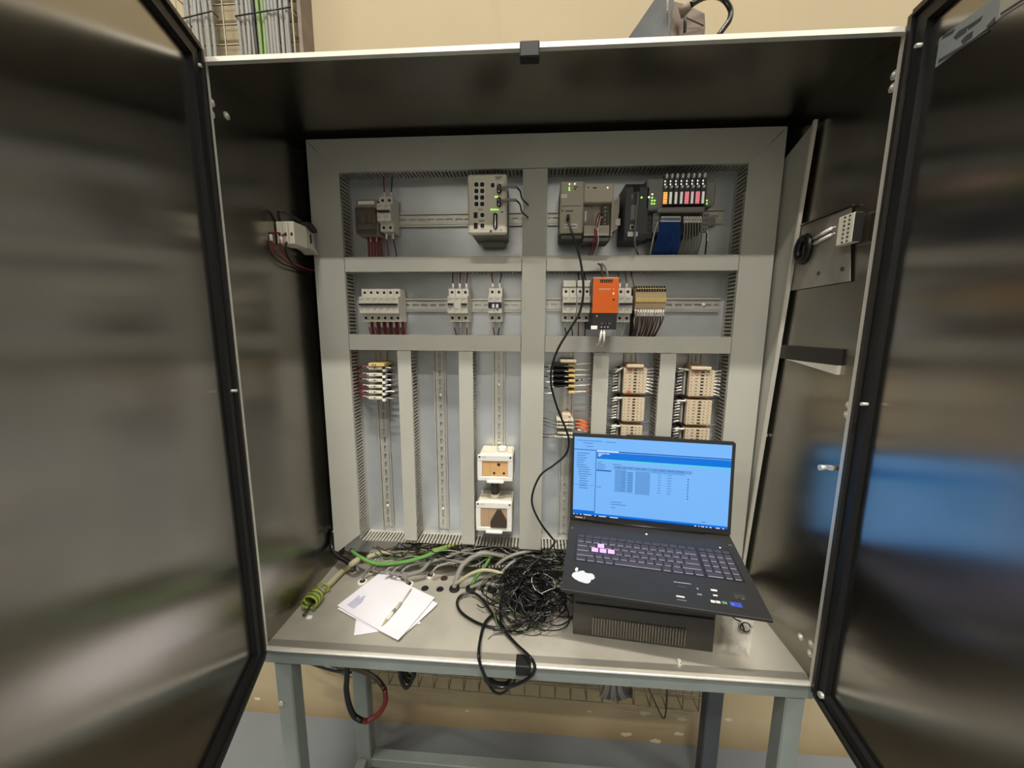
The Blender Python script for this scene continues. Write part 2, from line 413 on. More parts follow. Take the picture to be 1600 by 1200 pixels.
for q in (((1476, 55), (1494, 44), (1490, 52), (1472, 62)), ((1491, 58), (1500, 48), (1512, 41), (1511, 50), (1495, 62)), ((1503, 64), (1511, 55), (1522, 48), (1520, 58), (1506, 69)), ((1512, 41), (1526, 32), (1537, 24), (1533, 33), (1514, 47)), ((1542, 42), (1556, 26), (1557, 34), (1545, 43)),
          ((1467, 99), (1545, 50), (1546, 46), (1468, 93))):
    door_quad(dr, fr_, MR, q, 0.0008, 0.0012, 'sticker_print', 'sticker_ink')
door_quad(dr, fr_, MR, ((1562, 28), (1567, -10), (1640, -60), (1640, -20)), 0.0008, 0.0016, 'white_sticker', 'sticker_white', 'white framed sticker')
door_quad(dr, fr_, MR, ((1566, 24), (1640, -24), (1640, -28), (1566, 20)), 0.0016, 0.002, 'sticker_print', 'sticker_ink')
def door_pin(parent, f, M4, u, v, l, r=0.003):
    p = atp(u, v, M4); a = f(p.x, p.y, 0); b = f(p.x, p.y, l)
    MB().cyl(a, b, r, 8).build('door_stud', 'steel_bright', parent)
door_pin(dr, fr_, MR, 1452, 69, 0.018); door_pin(dr, fr_, MR, 1366, 632, 0.02); door_pin(dl, fl_, ML, 352, 611, 0.02)
door_pin(dr, fr_, MR, 1294, 1088, 0.016, 0.006); door_pin(dl, fl_, ML, 300, 100, 0.014)

# ------------------------------------------------------------------ stand under the cabinet
stand = thing('cabinet_stand', 'grey painted steel frame stand carrying the open cabinet', 'stand', (CW/2, 0.17, FL))
MB().cbox(-0.004, CW + 0.004, -0.004, 0.035, -0.043, -0.010, 0.003).build('front_beam', 'stand_paint', stand)
MB().cbox(-0.004, CW + 0.004, 0.300, 0.340, -0.043, -0.010, 0.003).build('rear_beam', 'stand_paint', stand)
for x in (-0.004, CW - 0.036): MB().box(x, x + 0.04, 0.035, 0.300, -0.043, -0.010).build('side_beam', 'stand_paint', stand)
for (x, y, m) in ((0.018, -0.002, 'stand_paint'), (1.150, -0.002, 'stand_paint'), (0.030, 0.300, 'stand_paint'), (1.146, 0.295, 'stand_dark')):
    k = 0.04 if y < 0.1 else 0.048
    MB().cbox(x, x + k, y, y + 0.038, FL, -0.043, 0.003).build('leg', m, stand)
MB().cbox(0.078, 1.146, 0.300, 0.335, -0.755 + 0.010, -0.712, 0.002).build('bottom_rail', 'stand_paint', stand)
MB().cbox(0.034, 0.066, 0.036, 0.300, -0.745, -0.712, 0.002).build('bottom_rail', 'stand_paint', stand)
p = at(440, 1098, y=-0.002); MB().cyl(p, p + V((0, -0.003, 0)), 0.006, 10).build('bolt', 'zinc', stand)

# ------------------------------------------------------------------ mounting plate and the flange at its right
mp = thing('mounting_plate', 'galvanised mounting plate behind the rails and ducts', 'panel', (0.6, PF, 0.03))
MB().box(0.026, 1.176, PF, PF + 0.002, 0.034, 1.190).build('plate', 'plate_zinc', mp)
for x in (0.1, 1.1):
    for z in (0.1, 1.12): MB().cyl((x, PF + 0.002, z), (x, D, z), 0.008, 8).build('spacer', 'zinc', mp)
fl = thing('side_flange', 'tall grey side plate with a bright front edge right of the ducts', 'panel', (1.187, 0.25, 0.05))
MB().xprism([(0.176, 1.155), (0.178, 1.150), (0.262, 0.06), (D, 0.06), (D, 1.11), (0.27, 1.118)], 1.1855, 1.1885).build('web', 'duct_grey', fl)
MB().xprism([(0.171, 1.157), (0.176, 1.155), (0.262, 0.06), (0.256, 0.06)], 1.1815, 1.1890).build('edge_fold', 'steel_bright', fl)
p = at(1193, 680, x=1.187); MB().cyl(p, p + V((0.008, 0, 0)), 0.004, 8).build('screw', 'steel_bright', fl)

# ------------------------------------------------------------------ slotted wiring ducts
def duct(label, x0, x1, z0, z1, lid=True, poly=None, axis='x', skip=()):
    t = thing('wiring_duct', label, 'cable duct', ((x0+x1)/2, PF, z0), 'slotted wiring ducts on the mounting plate')
    MB().box(x0 + .001, x1 - .001, PF - 0.0022, PF - 0.0002, z0 + .001, z1 - .001).build('duct_base', 'duct_inner', t)
    pitch = 0.0094; y0, y1 = T + 0.001, PF - 0.0025
    for k in (0, 1):
        m = MB(); w = 0.0018
        if axis == 'x':
            za = z0 + .0012 if k == 0 else z1 - .0012 - w
            m.box(x0, x1, y1 - 0.010, y1, za, za + w)
            n = int((x1 - x0) / pitch)
            for i in range(n): a = x0 + (i + 0.25) * (x1 - x0) / n; m.box(a, a + pitch * 0.52, y0, y1 - 0.010, za, za + w)
        else:
            xa = x0 + .0012 if k == 0 else x1 - .0012 - w
            m.box(xa, xa + w, y1 - 0.010, y1, z0, z1)
            n = int((z1 - z0) / pitch)
            for i in range(n): a = z0 + (i + 0.25) * (z1 - z0) / n; m.box(xa, xa + w, y0, y1 - 0.010, a, a + pitch * 0.52)
        m.build('finger_row', 'duct_inner', t, kind='stuff')
    if lid:
        pg = poly or [(x0, z0), (x1, z0), (x1, z1), (x0, z1)]
        m = MB().yprism(pg, T - 0.002, T)
        if axis == 'x': m.box(x0 + .004, x1 - .004, T, T + 0.008, z0, z0 + 0.0012).box(x0 + .004, x1 - .004, T, T + 0.008, z1 - 0.0012, z1)
        else: m.box(x0, x0 + 0.0012, T, T + 0.008, z0 + .06, z1 - .06).box(x1 - 0.0012, x1, T, T + 0.008, z0 + .06, z1 - .06)
        m.build('duct_lid', 'duct_grey', t)
    return t
X0, X1, X2, X2B, X3, X3B, X4, X4B, X5, X5B, X6, X6B, X7, X8 = .030, .110, .2415, .2783, .4072, .4449, .5725, .6325, .7593, .7989, .9276, .9671, 1.0996, 1.1784
Z0, Z1, Z2, Z3, Z4, Z5, Z6, ZB = 1.1847, 1.1078, .9033, .8661, .7045, .6634, .1176, .0405
g = 0.0016
duct('wide grey wiring duct along the very top of the plate with mitred ends', X0, X8, Z1, Z0, poly=[(X0, Z0), (X8, Z0), (X7 + g, Z1), (X1 - g, Z1)])
duct('wide grey vertical wiring duct along the left edge, cut to a point at its foot', X0, X1, .112, Z1, poly=[(X0, .0634), (X1, .1300), (X1, Z1 - g), (X0, Z0 - g)], axis='z')
duct('wide grey vertical wiring duct along the right edge beside the bright side plate', X7, X8, .112, Z1, poly=[(X8, .0634), (X8, Z0 - g), (X7, Z1 - g), (X7, .1300)], axis='z')
duct('grey vertical wiring duct down the middle between the two halves', X4, X4B, .106, Z1 - g, axis='z')
duct('grey wiring duct under the network switch, upper crossbar of left half', X1 + g, X4 - g, Z3, Z2)
duct('grey wiring duct under the controller and remote modules, upper crossbar of right half', X4B + g, X7 - g, Z3, Z2)
duct('grey wiring duct under the breakers, lower crossbar of left half', X1 + g, X4 - g, Z5, Z4)
duct('grey wiring duct under the orange power supply, lower crossbar of right half', X4B + g, X7 - g, Z5, Z4)
duct('narrow vertical duct right of the red-wired terminals', X2, X2B, Z6, Z5 - g, axis='z')
duct('narrow vertical duct left of the two socket boxes', X3, X3B, Z6 - .004, Z5 - g, axis='z')
duct('narrow vertical duct right of the black fuse terminals', X5, X5B, Z6 - .004, Z5 - g, axis='z')
duct('narrow vertical duct between the two columns of beige terminals', X6, X6B, Z6 - .004, Z5 - g, axis='z')
duct('lidless bottom wiring duct stuffed with wires', X1 + g, X7 - g, ZB, Z6 - .006, lid=False)

# ------------------------------------------------------------------ DIN rails with real slots
def rail(label, c0, c1, mid, axis='x', screws=()):
    yb, yf = PF - 0.0036, PF - 0.0085
    f = (lambda a, b, t: (a, t, mid + b)) if axis == 'x' else (lambda a, b, t: (mid + b, t, a))
    t = thing('mounting_rail', label, 'din rail', ((c0+c1)/2, PF, mid) if axis == 'x' else (mid, PF, c0), 'slotted metal rails on the plate')
    m = MB()
    def bar(a0, a1, b0, b1, t0, t1): m.prism([(a0, b0), (a1, b0), (a1, b1), (a0, b1)], f, t0, t1)
    bar(c0, c1, -.0175, -.0125, yf, yf + .0012); bar(c0, c1, .0125, .0175, yf, yf + .0012)
    bar(c0, c1, -.0135, -.0125, yf, yb); bar(c0, c1, .0125, .0135, yf, yb)
    bar(c0, c1, -.0125, -.0032, yb - .001, yb); bar(c0, c1, .0032, .0125, yb - .001, yb)
    p = 0.025; n = int((c1 - c0) / p)
    for i in range(n + 1):
        a = c0 + (i - 0.5) * p + 0.0175; a2 = a + 0.0075
        a, a2 = max(a, c0), min(a2, c1)
        if a2 > a: bar(a, a2, -.0032, .0032, yb - .001, yb)
    m.build('rail_profile', 'zinc', t)
    for (u, v) in screws:
        q = at(u, v, y=yf); q = V((q.x, yb, mid)) if axis == 'x' else V((mid, yb, q.z))
        MB().ball(q + V((0, -.002, 0)), .0055, 10, (1, .6, 1)).build('screw', 'steel_bright', t)
rail('metal rail behind the network switch in the top left bay', X1 + .02, X4 - .004, 1.0065)
rail('metal rail behind the controller in the top right bay', X4B + .004, X7 - .02, 1.006)
rail('metal rail behind the white breakers in the second row', X1 + .02, X4 - .004, .7845)
rail('metal rail behind the orange power supply with a screw at right', X4B + .004, X7 - .012, .7865, screws=((1101, 473),))
for (x, u, lab, scr) in ((.172, 600, 'vertical metal rail under the red-wired terminals', ((609, 791),)), (.341, 690, 'empty vertical metal rail with two bright screws', ((690, 618), (693, 796))),
                    (.509, 780, 'vertical metal rail above the socket boxes', ((780, 602), (780.5, 693))), (.699, 886, 'vertical metal rail carrying the black fuse terminals', ()),
                    (.867, 986, 'vertical metal rail carrying the left column of beige terminals', ()), (1.0375, 1088, 'vertical metal rail carrying the right column of beige terminals', ())):
    rail(lab, .125, Z5 - .004, x, 'z', scr)

# ------------------------------------------------------------------ wires belonging to a device: wire > ferrule
def wire(par, pts, m, r=0.0014, fer=None, n=6, fr=None, fm='ferrule'):
    w = MB().tube(pts, r, n).build('wire', m, par)
    if fer is not None:
        MB().tube(fer, fr or r * 1.7, n, 2).build('ferrule', fm, w)
    return w

# ------------------------------------------------------------------ breakers
def breaker(label, n, u, v, marks=1, toggles=None, blue=False, yf=0.250):
    c = at(u, v, y=yf); w = 0.0175; h = 0.0425; x0 = c.x - n*w/2
    t = thing('circuit_breaker', label, 'breaker', (c.x, PF - .0075, c.z - h), 'white circuit breakers on the rails')
    sh = yf + .017; yb = PF - .008
    prof = [(sh, -h), (yb, -h), (yb, h), (sh, h), (sh, .023), (yf, .021), (yf, -.021), (sh, -.023)]
    for i in range(n):
        a, b = x0 + i*w + .0003, x0 + (i+1)*w - .0003
        pm = MB().xprism([(y, c.z + z) for y, z in prof], a, b).build('pole_module', 'breaker_white', t)
        hb = MB()
        for s in (1, -1): hb.cyl(((a+b)/2, sh - .0006, c.z + s*.033), ((a+b)/2, sh + .001, c.z + s*.033), .0037, 10)
        hb.build('terminal_screw', 'hole_dark', pm)
        pr = MB()
        for (dz, l) in ((.0155, .9), (.0125, .6), (-.010, .7), (-.0135, .5))[:4 if marks else 2]:
            pr.box(a + .002, a + .002 + (b - a - .004) * l, yf - .0004, yf, c.z + dz, c.z + dz + .0012)
        pr.build('print_mark', 'print_grey', pm)
    for (a, b) in (toggles or [(0, n)]):
        if blue: MB().box(x0 + a*w + .0005, x0 + b*w - .0005, yf - .001, yf, c.z - .009, c.z + .006).build('toggle_window', 'toggle_blue', t, 'blue toggle window')
        tg = MB().cbox(x0 + a*w + .0015, x0 + b*w - .0015, yf - .007, yf + .001, c.z - .001, c.z + .0036, .0008)
        tg.build('toggle', 'black_plastic', t)
        if blue: MB().box(x0 + .011, x0 + .017, yf - .008, yf, c.z - .008, c.z + .001).box(x0 + .021, x0 + .027, yf - .008, yf, c.z - .008, c.z + .001).build('toggle_tip', 'white', t)
    return t, x0, c.z, sh
def drops(t, x0, zc, sh, cols, up, ztop, jitter=.001, fer=True, idx=None):
    for k, m in enumerate(cols):
        if m is None: continue
        x = x0 + (k + .5) * .0175; s = 1 if up else -1; za = zc + s * .0425
        y = sh + .016; j = random.uniform(-jitter, jitter) * 4
        pts = [(x, y, za), (x + j*.3, y, za + s*.016), (x + j, y + .006, (za + ztop)/2 + s*.006), (x + j*1.5, y + .012, ztop)]
        wire(t, pts, m, .0015, [(x, y - .001, za), (x + j*.25, y - .001, za + s*.015)] if fer else None)
zt, zb = Z3 + .004, Z4 - .004
t, x0, zc, sh = breaker('wide six-pole white circuit breaker row above dark red wires, second row left', 6, 591.8, 476.6)
drops(t, x0, zc, sh, ['wire_red'] * 6, False, zb)
for k in range(6): wire(t, [(x0 + (k + .8)*.0175, sh + .022, zc - .0425), (x0 + (k + .8)*.0175, sh + .028, zb)], 'wire_red', .0035)
t, x0, zc, sh = breaker('white three-pole breaker with two short black toggles, middle of the second row left', 3, 714.9, 476.3, toggles=[(0, 1), (2, 3)])
drops(t, x0, zc, sh, ['wire_black', 'wire_red', 'wire_red'], True, zt); drops(t, x0, zc, sh, ['wire_black', 'wire_white', 'wire_red'], False, zb)
t, x0, zc, sh = breaker('white two-pole breaker with blue toggle window', 2, 773.3, 476, blue=True)
drops(t, x0, zc, sh, ['wire_red', 'wire_black'], True, zt); drops(t, x0, zc, sh, ['wire_red', 'wire_black'], False, zb)
t, x0, zc, sh = breaker('white two-pole breaker at the far left of the orange power supply row', 2, 890, 475.5)
drops(t, x0, zc, sh, ['wire_black', 'wire_black'], False, zb)
MB().cbox(x0 + .001, x0 + .034, sh - .004, sh + .03, zc + .0435, zc + .060, .002).build('label_carrier', 'breaker_white', t)
t, x0, zc, sh = breaker('white two-pole breaker touching the left side of the orange power supply', 2, 912.5, 475.5)
drops(t, x0, zc, sh, ['wire_red', 'wire_black'], False, zb, fer=False); drops(t, x0, zc, sh, ['wire_black', 'wire_black'], True, zt, fer=False)
MB().cbox(x0 + .001, x0 + .034, sh - .004, sh + .03, zc + .0435, zc + .060, .002).build('label_carrier', 'breaker_white', t)
t, x0, zc, sh = breaker('white two-pole breaker on the right side of the orange power supply', 2, 977, 476)
drops(t, x0, zc, sh, ['wire_white', 'wire_white'], False, zb, fer=False); drops(t, x0, zc, sh, ['wire_grey', 'wire_grey'], True, zt)
for k in range(3): wire(t, [(x0 + .042 + k*.004, .285, zc + .04), (x0 + .040 + k*.003, .28, zc), (x0 + .041 + k*.003, .285, zb)], 'wire_black', .002)
t, x0, zc, sh = breaker('white two-pole breaker beside the smoky fuse holder, top left bay', 2, 599.8, 331.5)
drops(t, x0, zc, sh, ['wire_red', 'wire_black'], True, Z1 + .004); drops(t, x0, zc, sh, ['wire_red', 'wire_black'], False, Z2 - .004)
# fuse holder with smoky cover
a = at(552, 309, y=.25); b = at(588, 366, y=.25)
t = thing('fuse_holder', 'grey fuse holder block under a smoky cover, dark red wires below it', 'fuse holder', ((a.x+b.x)/2, PF - .0075, b.z))
MB().cbox(a.x, b.x, .262, PF - .008, b.z, a.z, .003).build('body', 'switch_dark', t)
MB().cbox(a.x + .001, b.x - .001, .250, .2615, b.z + .002, a.z - .022, .003).build('cover', 'smoke_cover', t, 'smoky transparent cover')
MB().box(a.x + .007, b.x - .006, .2600, .262, a.z - .013, a.z - .005).build('label_strip', 'white', t)
for i in range(4): MB().cyl((a.x + .014 + i*.011, .2612, b.z + .03), (a.x + .014 + i*.011, .2612, b.z + .06), .003, 8).build('fuse', 'terminal_tan', t)
MB().box(a.x + .002, b.x - .001, .2612, .262, b.z + .014, b.z + .026).build('bus_bar', 'zinc', t)
for i in range(5):
    x = a.x + .018 + i*.008
    wire(t, [(x, .285, b.z), (x + .001, .284, b.z - .02), (x + .003 * (i - 2) * .3, .29, Z2 - .004)], 'wire_red', .0028, [(x, .280, b.z), (x + .0005, .280, b.z - .012)] if i in (1, 3) else None, fr=.0016)

# ------------------------------------------------------------------ network switch
yf = .199; a = at(730, 272, y=yf); b = at(792, 365.5, y=yf); sw = b.x - a.x
t = thing('network_switch', 'beige-grey industrial network switch with rows of ports and two grey plugs', 'network switch', ((a.x+b.x)/2, PF - .0075, b.z))
MB().cbox(a.x, b.x, yf, yf + .012, b.z, a.z, .004).build('faceplate', 'switch_grey', t)
MB().cbox(a.x + .004, b.x - .004, yf + .012, PF - .008, b.z + .003, a.z - .003, .003).build('body', 'switch_dark', t)
MB().cbox(a.x + .022, b.x - .012, PF - .030, PF - .010, b.z - .012, b.z + .003, .002).build('rail_clip', 'module_mid', t)
def swp(px, py): return at(720 + px/8.575, 260 + py/8.575, y=yf)
def port(px, py, w=.0095, h=.0095, frame=True):
    c = swp(px, py)
    if frame: pf = MB().box(c.x - w/2 - .0016, c.x + w/2 + .0016, yf - .0012, yf, c.z - h/2 - .0018, c.z + h/2 + .0018).build('port', 'white', t)
    else: pf = MB().box(c.x - w/2, c.x + w/2, yf - .0006, yf, c.z - h/2, c.z + h/2).build('port', 'hole_dark', t); return
    MB().yprism([(c.x - w/2, c.z - h*.3), (c.x - w/2, c.z + h*.3), (c.x - w*.3, c.z + h/2), (c.x + w*.3, c.z + h/2), (c.x + w/2, c.z + h*.3), (c.x + w/2, c.z - h*.3), (c.x + w*.3, c.z - h/2), (c.x - w*.3, c.z - h/2)], yf - .0018, yf - .0012).build('port_hole', 'hole_dark', pf)
for py in (245, 333, 420, 507):
    port(210, py); port(288, py)
port(198, 655, .009, .013, False); port(290, 655); port(200, 797, .009, .013, False); port(290, 797); port(428, 256, .0085, .010)
c = swp(464, 735)
ds = MB().cbox(c.x - .005, c.x + .005, yf - .006, yf, c.z - .018, c.z + .018, .003).build('serial_connector', 'black_plastic', t)
MB().box(c.x - .0008, c.x + .0014, yf - .0066, yf - .006, c.z - .012, c.z + .012).build('connector_strip', 'white', ds)
MB().ball((c.x, yf - .006, c.z - .015), .0016, 6).build('connector_screw', 'white', ds)
for (px, py) in ((517, 315), (515, 490)):
    c = swp(px, py)
    pl = MB().cbox(c.x - .0048, c.x + .0048, yf - .010, yf, c.z - .0105, c.z + .0105, .003).build('fibre_plug', 'black_gloss', t)
    MB().ball((c.x, yf - .010, c.z - .006), .0022, 6).ball((c.x, yf - .010, c.z + .004), .0016, 6).build('plug_dot', 'white', pl)
    w = MB().tube([(c.x + .004, yf - .006, c.z + .001), (c.x + .022, yf - .010, c.z + .003), (c.x + .040, yf - .004, c.z + .004)], .0036, 8).build('boot', 'print_grey', pl)
    MB().tube([(c.x + .040, yf - .004, c.z + .004), (c.x + .048, yf + .006, c.z - .002), (c.x + .052, yf + .02, c.z - .014), (c.x + .066, yf + .055, c.z - .018)], .0018, 6).build('fibre_lead', 'wire_black', pl)
for (px, py, m) in ((464, 408, 'led_green'), (490, 408, 'led_green'), (407, 578, 'led_green'), (436, 578, 'led_green'), (464, 578, 'led_green'), (494, 578, 'led_green'), (550, 750, 'white'), (548, 822, 'white'), (400, 618, 'white')):
    c = swp(px, py); MB().box(c.x - .0013, c.x + .0013, yf - .001, yf, c.z - .0013, c.z + .0013).build('indicator', m, t)
for (px, py, w, h, m) in ((508, 143, .017, .0016, 'sticker_ink'), (496, 166, .011, .0016, 'sticker_ink'), (545, 215, .0105, .005, 'white'), (552, 612, .006, .003, 'sticker_ink'), (260, 578, .011, .0018, 'socket_line'), (275, 730, .012, .0018, 'sticker_ink'), (402, 868, .005, .005, 'sticker_ink'), (540, 855, .003, .002, 'sticker_ink')):
    c = swp(px, py); MB().box(c.x - w/2, c.x + w/2, yf - .0005, yf, c.z - h/2, c.z + h/2).build('print_mark', m, t)
c = swp(450, 1035); MB().box(c.x - .003, c.x + .003, PF - .0312, PF - .030, b.z - .009, b.z - .005).build('clip_tab', 'marker_red', t)

# ------------------------------------------------------------------ controller: power module and processor
def pp(px, py, y=.212): return at(860 + px/9.233, 270 + py/9.233, y=y)
yf = .212
a = pp(148, 120); b = pp(478, 865)
t = thing('controller_power_module', 'grey controller module with green lights and a black lead plugged in', 'controller', ((a.x+b.x)/2, PF - .0075, b.z - .012))
MB().cbox(a.x, b.x - .0015, yf, yf + .03, b.z, a.z, .003).build('front_cover', 'plc_grey', t)
MB().cbox(a.x + .001, b.x - .001, yf + .03, PF - .008, b.z - .006, a.z - .002, .003).build('body', 'plc_dark', t)
MB().cbox(a.x + .002, b.x - .001, yf + .006, yf + .06, b.z - .014, b.z - .0005, .003).build('foot', 'plc_dark', t)
for (px, py, m) in ((275, 165, 'led_white'), (352, 160, 'led_white'), (272, 218, 'led_green'), (272, 250, 'led_green')):
    c = pp(px, py); MB().box(c.x - .0013, c.x + .0013, yf - .001, yf, c.z - .0013, c.z + .0013).build('indicator', m, t)
for (x0, x1, y0, y1, m) in ((155, 243, 308, 362, 'white'), (205, 388, 735, 800, 'white'), (215, 330, 543, 558, 'sticker_ink'), (165, 182, 535, 565, 'sticker_ink'), (215, 375, 765, 775, 'marker_red'), (340, 395, 195, 210, 'sticker_ink'), (340, 370, 225, 245, 'sticker_ink'), (165, 440, 478, 482, 'plc_dark')):
    p, q = pp(x0, y0), pp(x1, y1); MB().box(p.x, q.x, yf - .0005, yf, q.z, p.z).build('label' if m == 'white' else 'print_mark', m, t)
c = pp(250, 660); MB().cbox(c.x - .0035, c.x + .0035, yf - .012, yf, c.z - .006, c.z + .006, .001).build('plug', 'black_plastic', t)
a = pp(493, 150); b = pp(890, 900)
t = thing('controller_processor', 'grey controller module with open lower door, angled end cap and small wires', 'controller', ((a.x+b.x)/2, PF - .0075, b.z - .012))
zm = pp(0, 432).z
MB().cbox(a.x, b.x, yf, yf + .022, zm, a.z, .002).build('upper_cover', 'plc_light', t)
MB().box(a.x, b.x, yf + .030, PF - .008, b.z, a.z - .002).build('body', 'plc_grey', t)
c0 = pp(760, 445); c1 = pp(845, 745)
MB().box(c0.x, c1.x, yf + .012, yf + .0295, c1.z, c0.z).build('connector', 'plc_dark', t)
for i in range(5): z = c0.z + (c1.z - c0.z) * (i + .5) / 5; MB().ball(((c0.x + c1.x)/2, yf + .012, z), .0026, 6).build('connector_screw', 'zinc', t)
c0 = pp(490, 450); c1 = pp(640, 745); MB().box(c0.x, c1.x, yf + .020, yf + .0295, c1.z, c0.z).build('card_slot', 'switch_dark', t)
MB().box(c0.x + .004, c0.x + .008, yf + .019, yf + .020, c1.z + .012, c0.z - .01).build('print_mark', 'white', t)
c0 = pp(490, 755); c1 = pp(850, 895); MB().box(c0.x, c1.x, yf + .004, yf + .0295, c1.z, c0.z).build('lower_sill', 'plc_grey', t)
MB().box(b.x - .003, b.x, yf + .002, yf + .0295, b.z, zm).build('door_jamb', 'plc_grey', t)
MB().cbox(a.x, b.x - .004, yf + .008, yf + .06, b.z - .014, b.z - .0005, .003).build('foot', 'plc_dark', t)
for (px, py, m, w) in ((548, 212, 'sticker_ink', .003), (640, 218, 'sticker_ink', .009), (825, 215, 'led_white', .0022)):
    c = pp(px, py); MB().box(c.x - w/2, c.x + w/2, yf - .0006, yf, c.z - .0014, c.z + .0014).build('print_mark', m, t)
ec = [pp(px, py, .258) for px, py in ((878, 420), (1000, 350), (992, 560), (970, 690), (972, 805), (885, 858))]
MB().yprism([(p.x, p.z) for p in ec], .258, PF - .009).build('end_cap', 'plc_light', t)
MB().cbox(ec[3].x - .006, ec[3].x + .006, .254, .2578, ec[3].z - .012, ec[3].z + .004, .001).build('end_clip', 'white', t)
for k, (px, py, qx, qy) in enumerate(((660, 735, 560, 1190), (685, 760, 600, 1190), (700, 780, 640, 1190))):
    p = pp(760, 600 + k*25, yf + .01)
    q = pp(px + 25, py - 90, yf - .004); r_ = pp(px - 15, py + 65, yf - .004); e = pp(qx, qy, yf + .03)
    wire(t, [p, q + V((0, -.002, .006)), r_, pp((px + qx)/2 + 20, 1000, yf + .01), V((e.x, yf + .05, Z2 - .004))], 'wire_red' if k < 2 else 'wire_white', .0014, [q, r_] if k < 2 else None, fr=.0022)

# ------------------------------------------------------------------ remote io rack
def rp(px, py, y=.225): return at(970 + px/8.28, 260 + py/8.28, y=y)
yf = .225
a = rp(78, 205); b = rp(330, 940)
t = thing('ethernet_module', 'dark grey network module with a grey lead hanging down its front', 'module', ((a.x+b.x)/2, PF - .0075, b.z))
MB().xprism([(yf + .012, b.z), (PF - .008, b.z), (PF - .008, a.z), (yf + .012, a.z), (yf, a.z - .012), (yf, b.z + .012)], a.x, b.x).build('body', 'module_dark', t)
for (x0, x1, y0, y1, m, nm) in ((165, 245, 235, 330, 'hole_dark', 'port'), (135, 190, 500, 690, 'print_grey', 'label'), (120, 165, 755, 815, 'white', 'port'), (130, 162, 765, 810, 'hole_dark', 'port_hole'), (90, 160, 845, 905, 'white', 'label'), (190, 215, 845, 905, 'white', 'label'), (140, 155, 365, 420, 'print_grey', 'print_mark')):
    p, q = rp(x0, y0), rp(x1, y1); dpt = .0012 if nm == 'port_hole' else .0008
    MB().box(p.x, q.x, yf - dpt, yf + .001, q.z, p.z).build(nm, m, t)
for (px, py) in ((268, 403), (363, 400)):
    c = rp(px, py); MB().ball((c.x, yf - .0005, c.z), .0022, 6).build('indicator', 'led_green' if px < 300 else 'led_white', t)
wire(t, [rp(215, 330, yf - .004), rp(218, 420, yf - .012), rp(205, 560, yf - .012), rp(190, 750, yf - .010), rp(180, 900, yf - .008), rp(185, 1010, yf + .004), rp(235, 1130, yf + .03) + V((0, .01, 0))], 'wire_grey', .0022)
a = rp(340, 150); b = rp(540, 560)
t = thing('rack_adapter', 'grey adapter head with a cluster of green lights left of the lit modules', 'module', ((a.x+b.x)/2, PF - .0075, b.z - .045))
MB().cbox(a.x, b.x, yf, yf + .03, b.z, a.z, .003).build('head', 'module_mid', t)
c = rp(420, 900); MB().box(a.x, rp(430, 900).x, yf + .02, PF - .008, c.z, b.z - .001).build('base', 'module_dark', t)
for i in range(5): z = c.z + (b.z - c.z) * (i + .5) / 5; MB().box(a.x + .002, rp(425, 900).x - .001, yf + .0192, yf + .02, z, z + .0012).build('vent_line', 'hole_dark', t)
for (px, py, m) in ((407, 360, 'led_white'), (405, 405, 'led_green'), (403, 443, 'led_green'), (437, 443, 'led_green'), (400, 483, 'led_green'), (432, 483, 'led_green')):
    c = rp(px, py); MB().box(c.x - .0016, c.x + .0016, yf - .001, yf, c.z - .0014, c.z + .0014).build('indicator', m, t)
xL = rp(545, 300).x; xR = rp(1105, 300).x; wmod = (xR - xL) / 8
zt0, zt1 = rp(0, 130).z, rp(0, 505).z
names = ['lit module with a glowing orange label, first of eight', 'module with a white label beside the orange one', 'module with white label, third of eight from the left', 'module with white label left of the first pink one', 'lit module with a pink label, left one of the two pink ones', 'module with a white label between the two pink ones', 'lit module with a pink label, right one of the two pink ones', 'module with a whitish label, last of eight at right end']
cols = ['led_orange'] + ['label_glow'] * 3 + ['led_pink', 'label_glow', 'led_pink', 'label_glow']
for i in range(8):
    x0 = xL + i*wmod; xc = x0 + wmod/2
    t = thing('io_module', names[i], 'module', (xc, PF - .008, zt1), 'eight slim modules in the remote rack')
    MB().cbox(x0 + .0003, x0 + wmod - .0003, yf, PF - .008, zt1, zt0, .0012).build('body', 'module_dark', t)
    MB().cbox(xc - .002, xc + .0028, yf - .004, yf + .004, zt0 - .006, zt0 + .003, .001).build('latch', 'white', t)
    for k, z in enumerate((rp(0, 205).z, rp(0, 245).z)): MB().box(xc - .0035, xc - .0012, yf - .001, yf, z - .0013, z + .0013).build('indicator', 'led_white', t)
    z = rp(0, 283).z; MB().cyl((xc, yf - .004, z), (xc, yf, z), .003, 8).build('release_button', 'white', t)
    za, zb_ = rp(0, 345).z, rp(0, 495).z; wl = .0085 if cols[i].startswith('led') else .005
    MB().box(xc - wl/2, xc + wl/2, yf - .0015, yf, zb_, za).build('label_strip', cols[i], t)
    if cols[i].startswith('led'):
        for k in range(4): z = za + (zb_ - za)*(k + .5)/4; MB().box(xc - wl*.3, xc + wl*.3, yf - .0018, yf - .0015, z - .0006, z + .0004).build('print_mark', 'marker_red', t)
a = rp(470, 530); b = rp(1085, 590); c = rp(0, 690)
t = thing('wiring_block', 'grey terminal base with blue and grey wire bundles under the lit modules', 'terminal base', ((a.x+b.x)/2, PF - .0075, c.z))
MB().box(xL - .004, xR, yf + .014, PF - .008, zt1 - .004, zt1 - .0008).build('seat', 'wire_red', t)
MB().cbox(a.x, b.x, yf - .002, yf + .02, b.z, a.z, .002).build('marker_bar', 'module_mid', t)
MB().box(a.x - .002, b.x, yf + .021, PF - .008, c.z - .03, a.z + .001).build('base_body', 'module_dark', t)
